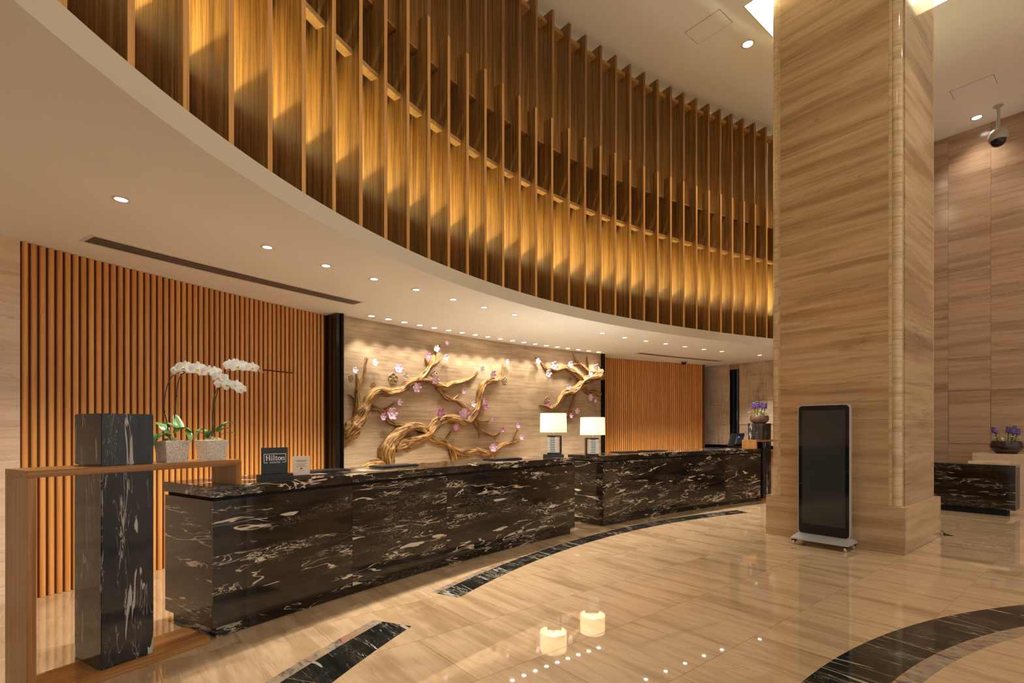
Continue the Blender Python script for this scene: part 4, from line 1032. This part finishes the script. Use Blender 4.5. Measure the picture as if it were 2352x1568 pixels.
# ================================================================== CONCIERGE DESK
dN = Vector((8.55, 8.65)); dv = dN.dot(V); du = dN.dot(U)
t = thing('concierge_desk', 'low black marble concierge desk in front of the right wall', 'desk', (*UV(du-1.1, dv+.25), 0))
obj('front_panel', uvbox(du-2.2, du, dv, dv+.03, .11, .84), M['desk'], t, bevel=.002)
obj('top_slab', uvbox(du-2.2, du+.004, dv-.003, dv+.5, .841, .875), M['desk'], t, bevel=.003)
obj('end_panel', uvbox(du-.03, du, dv+.031, dv+.5, .11, .84), plain('brown_end_panel', (.075, .052, .038), .4), t)
obj('end_panel', uvbox(du-2.2, du-2.17, dv+.031, dv+.5, .11, .84), M['desk'], t)
obj('plinth', uvbox(du-2.1, du-.12, dv+.09, dv+.45, 0, .11), M['dark'], t)
# sign block on the desk
so = Vector((*UV(du-.33, dv+.06), .8755)); sr = Vector((U.x, U.y, 0)); sn = Vector((-V.x, -V.y, 0))
t = thing('desk_sign', 'cream concierge sign block lying on the black marble desk', 'sign', tuple(so))
obj('block', plate(rect(-.29, .25, 0, .052), so, sr, sn, -.05, 0), M['signstone'], t, bevel=.003)
obj('cap', plate(rect(-.19, .25, .052, .072), so, sr, sn, -.07, -.02), plain('sign_cap', (.62, .38, .18), .4), t, bevel=.002)
text_mesh('CONCIERGE', .036, 'lettering', M['print'], t, so+sr*.02+Vector((0, 0, .014))+sn*.0006, sr, sn)

# ================================================================== FLOWER BOWLS
def bowl(cx, cy, z, R, H, mat, label, seed, spikes, leaves):
    t = thing('flower_bowl', label, 'plant', (cx, cy, z+.0005))
    P = [(R*.62, 0), (R*.66, H*.06), (R*.90, H*.25), (R*1.0, H*.52), (R*.97, H*.80), (R*.90, H*.98), (R*.86, H), (R*.84, H*.97), (R*.86, H*.75)]
    obj('bowl', lathe(P, 40, cx, cy, z+.0005), mat, t, auto=.7)
    obj('soil', lathe([(R*.86, H*.80), (R*.5, H*.90), (.01, H*.93)], 24, cx, cy, z), M['moss'], t)
    rg = random.Random(seed); rv, nv = Vector((.76, -.65, 0)), Vector((-.65, -.76, 0))
    fl = mesh('floret', *lathe([(.10, 0), (.35, .45), (1.0, .75), (.75, .95), (.2, .6)], 6), M['purple'], True)
    for x, d, h in spikes:
        b = Vector((cx, cy, z+H*.9))+rv*x*.8+nv*d; tp = Vector((cx, cy, z+H+h))+rv*x*1.25+nv*d
        s = obj('stem', tube(catmull([tuple(b), tuple((b+tp)/2+rv*.004), tuple(tp)], 4), .010, 7), M['stem2'], t, smooth=True)
        for k in range(26):
            f = k/26; a = k*2.4; dr = Vector((cos(a), sin(a), .25)).normalized(); q = b.lerp(tp, .62+.40*f)+dr*.012
            o = inst('floret', fl, s, q, dr.to_track_quat('Z', 'Y').to_euler(), (.027*(1.15-.5*f),)*3)
            if f > .72: o.data = fl2
    for a, L, up, dn in leaves:
        d = Vector((cos(a), sin(a), 0)); b = Vector((cx, cy, z+H*.92))+d*R*.35
        obj('leaf', leaf_mesh([tuple(b), tuple(b+d*L*.4+Vector((0, 0, up))), tuple(b+d*L*.8+Vector((0, 0, up*.9))), tuple(b+d*L+Vector((0, 0, up-dn)))], .035, fold=.4), M['leaf2'], t, smooth=True)
fl2 = mesh('floret', *lathe([(.15, 0), (.5, .5), (.6, .9), (.2, 1.3)], 6), M['stem2'], True)
sp = [(-.15, .02, .26), (.02, .0, .27), (.07, .06, .25), (.09, -.04, .28), (.13, .03, .23)]
lv_ = [(k*.62, .13+.035*((k*7) % 3), .05+.03*((k*5) % 3), .06*((k*3) % 3)) for k in range(10)]
bw = Vector(UV(back_uv(2312, 13.57), 13.57))
bowl(bw.x, bw.y, 1.03, .24, .24, M['bowl'], 'dark glazed bowl of purple hyacinths on the marble ledge of the right wall', 3, sp, lv_)
bowl(bc2[0], bc2[1], 1.62, .19, .17, M['bowl2'], 'brown bowl of purple hyacinths on the far marble block', 4, [(-.10, .0, .27), (-.03, .03, .30), (.04, -.02, .28), (.10, .02, .26)], lv_)

# ================================================================== CAMERAS, CABLE
x, y = on_floor(2293, 243, ZC)
t = thing('dome_camera', 'pale dome security camera on a ceiling pole near the right wall', 'camera', (x, y, ZC))
obj('mount', lathe([(.075, -.001), (.075, -.012), (.035, -.035)], 20, x, y, ZC), M['greyplastic'], t, auto=.6)
obj('pole', lathe([(.030, -.03), (.030, -.50)], 14, x, y, ZC), M['greyplastic'], t, auto=.6)
obj('housing', lathe([(.05, -.44), (.11, -.47), (.145, -.53), (.150, -.62), (.135, -.66)], 24, x, y, ZC), M['greyplastic'], t, auto=.6)
obj('dome', lathe([(.115, -.655), (.110, -.70), (.085, -.745), (.045, -.77), (.005, -.778)], 24, x, y, ZC), M['glass_black'], t, auto=.9)
x, y = on_floor(1571, 829, ZS)
t = thing('dome_camera', 'small black dome camera under the soffit before the far slatted panel', 'camera', (x, y, ZS))
obj('base', lathe([(.075, -.001), (.070, -.030)], 20, x, y, ZS), M['greyplastic'], t, auto=.6)
obj('dome', lathe([(.058, -.03), (.052, -.065), (.030, -.085), (.004, -.092)], 20, x, y, ZS), M['glass_black'], t, auto=.9)
def cable_plug(x, y, label):
    t = thing('cable_plug', label, 'plug', (x, y, 0), None)
    obj('plug', ([(x-.02, y-.04, .002), (x+.10, y-.05, .002), (x+.02, y+.05, .002), (x-.01, y-.02, .035), (x+.01, y+.02, .035)], [(0, 1, 3), (1, 2, 4, 3), (2, 0, 3, 4), (0, 2, 1)]), M['black'], t)
    obj('cord', tube(catmull([(x, y, .02), (x-.02, y+.02, .06), (x-.05, y+.05, .03), (x-.07, y+.09, .006)], 4), .004, 6), M['black'], t)
q = UV(pu1+.02, pv1+.10); cable_plug(q[0], q[1], 'small black plug with cord on the floor behind the pillar, facing the concierge desk')
q = UV(pu0-.06, pv1-.9); cable_plug(q[0], q[1], 'small black plug with cord on the floor by the pillar, facing the far counter')
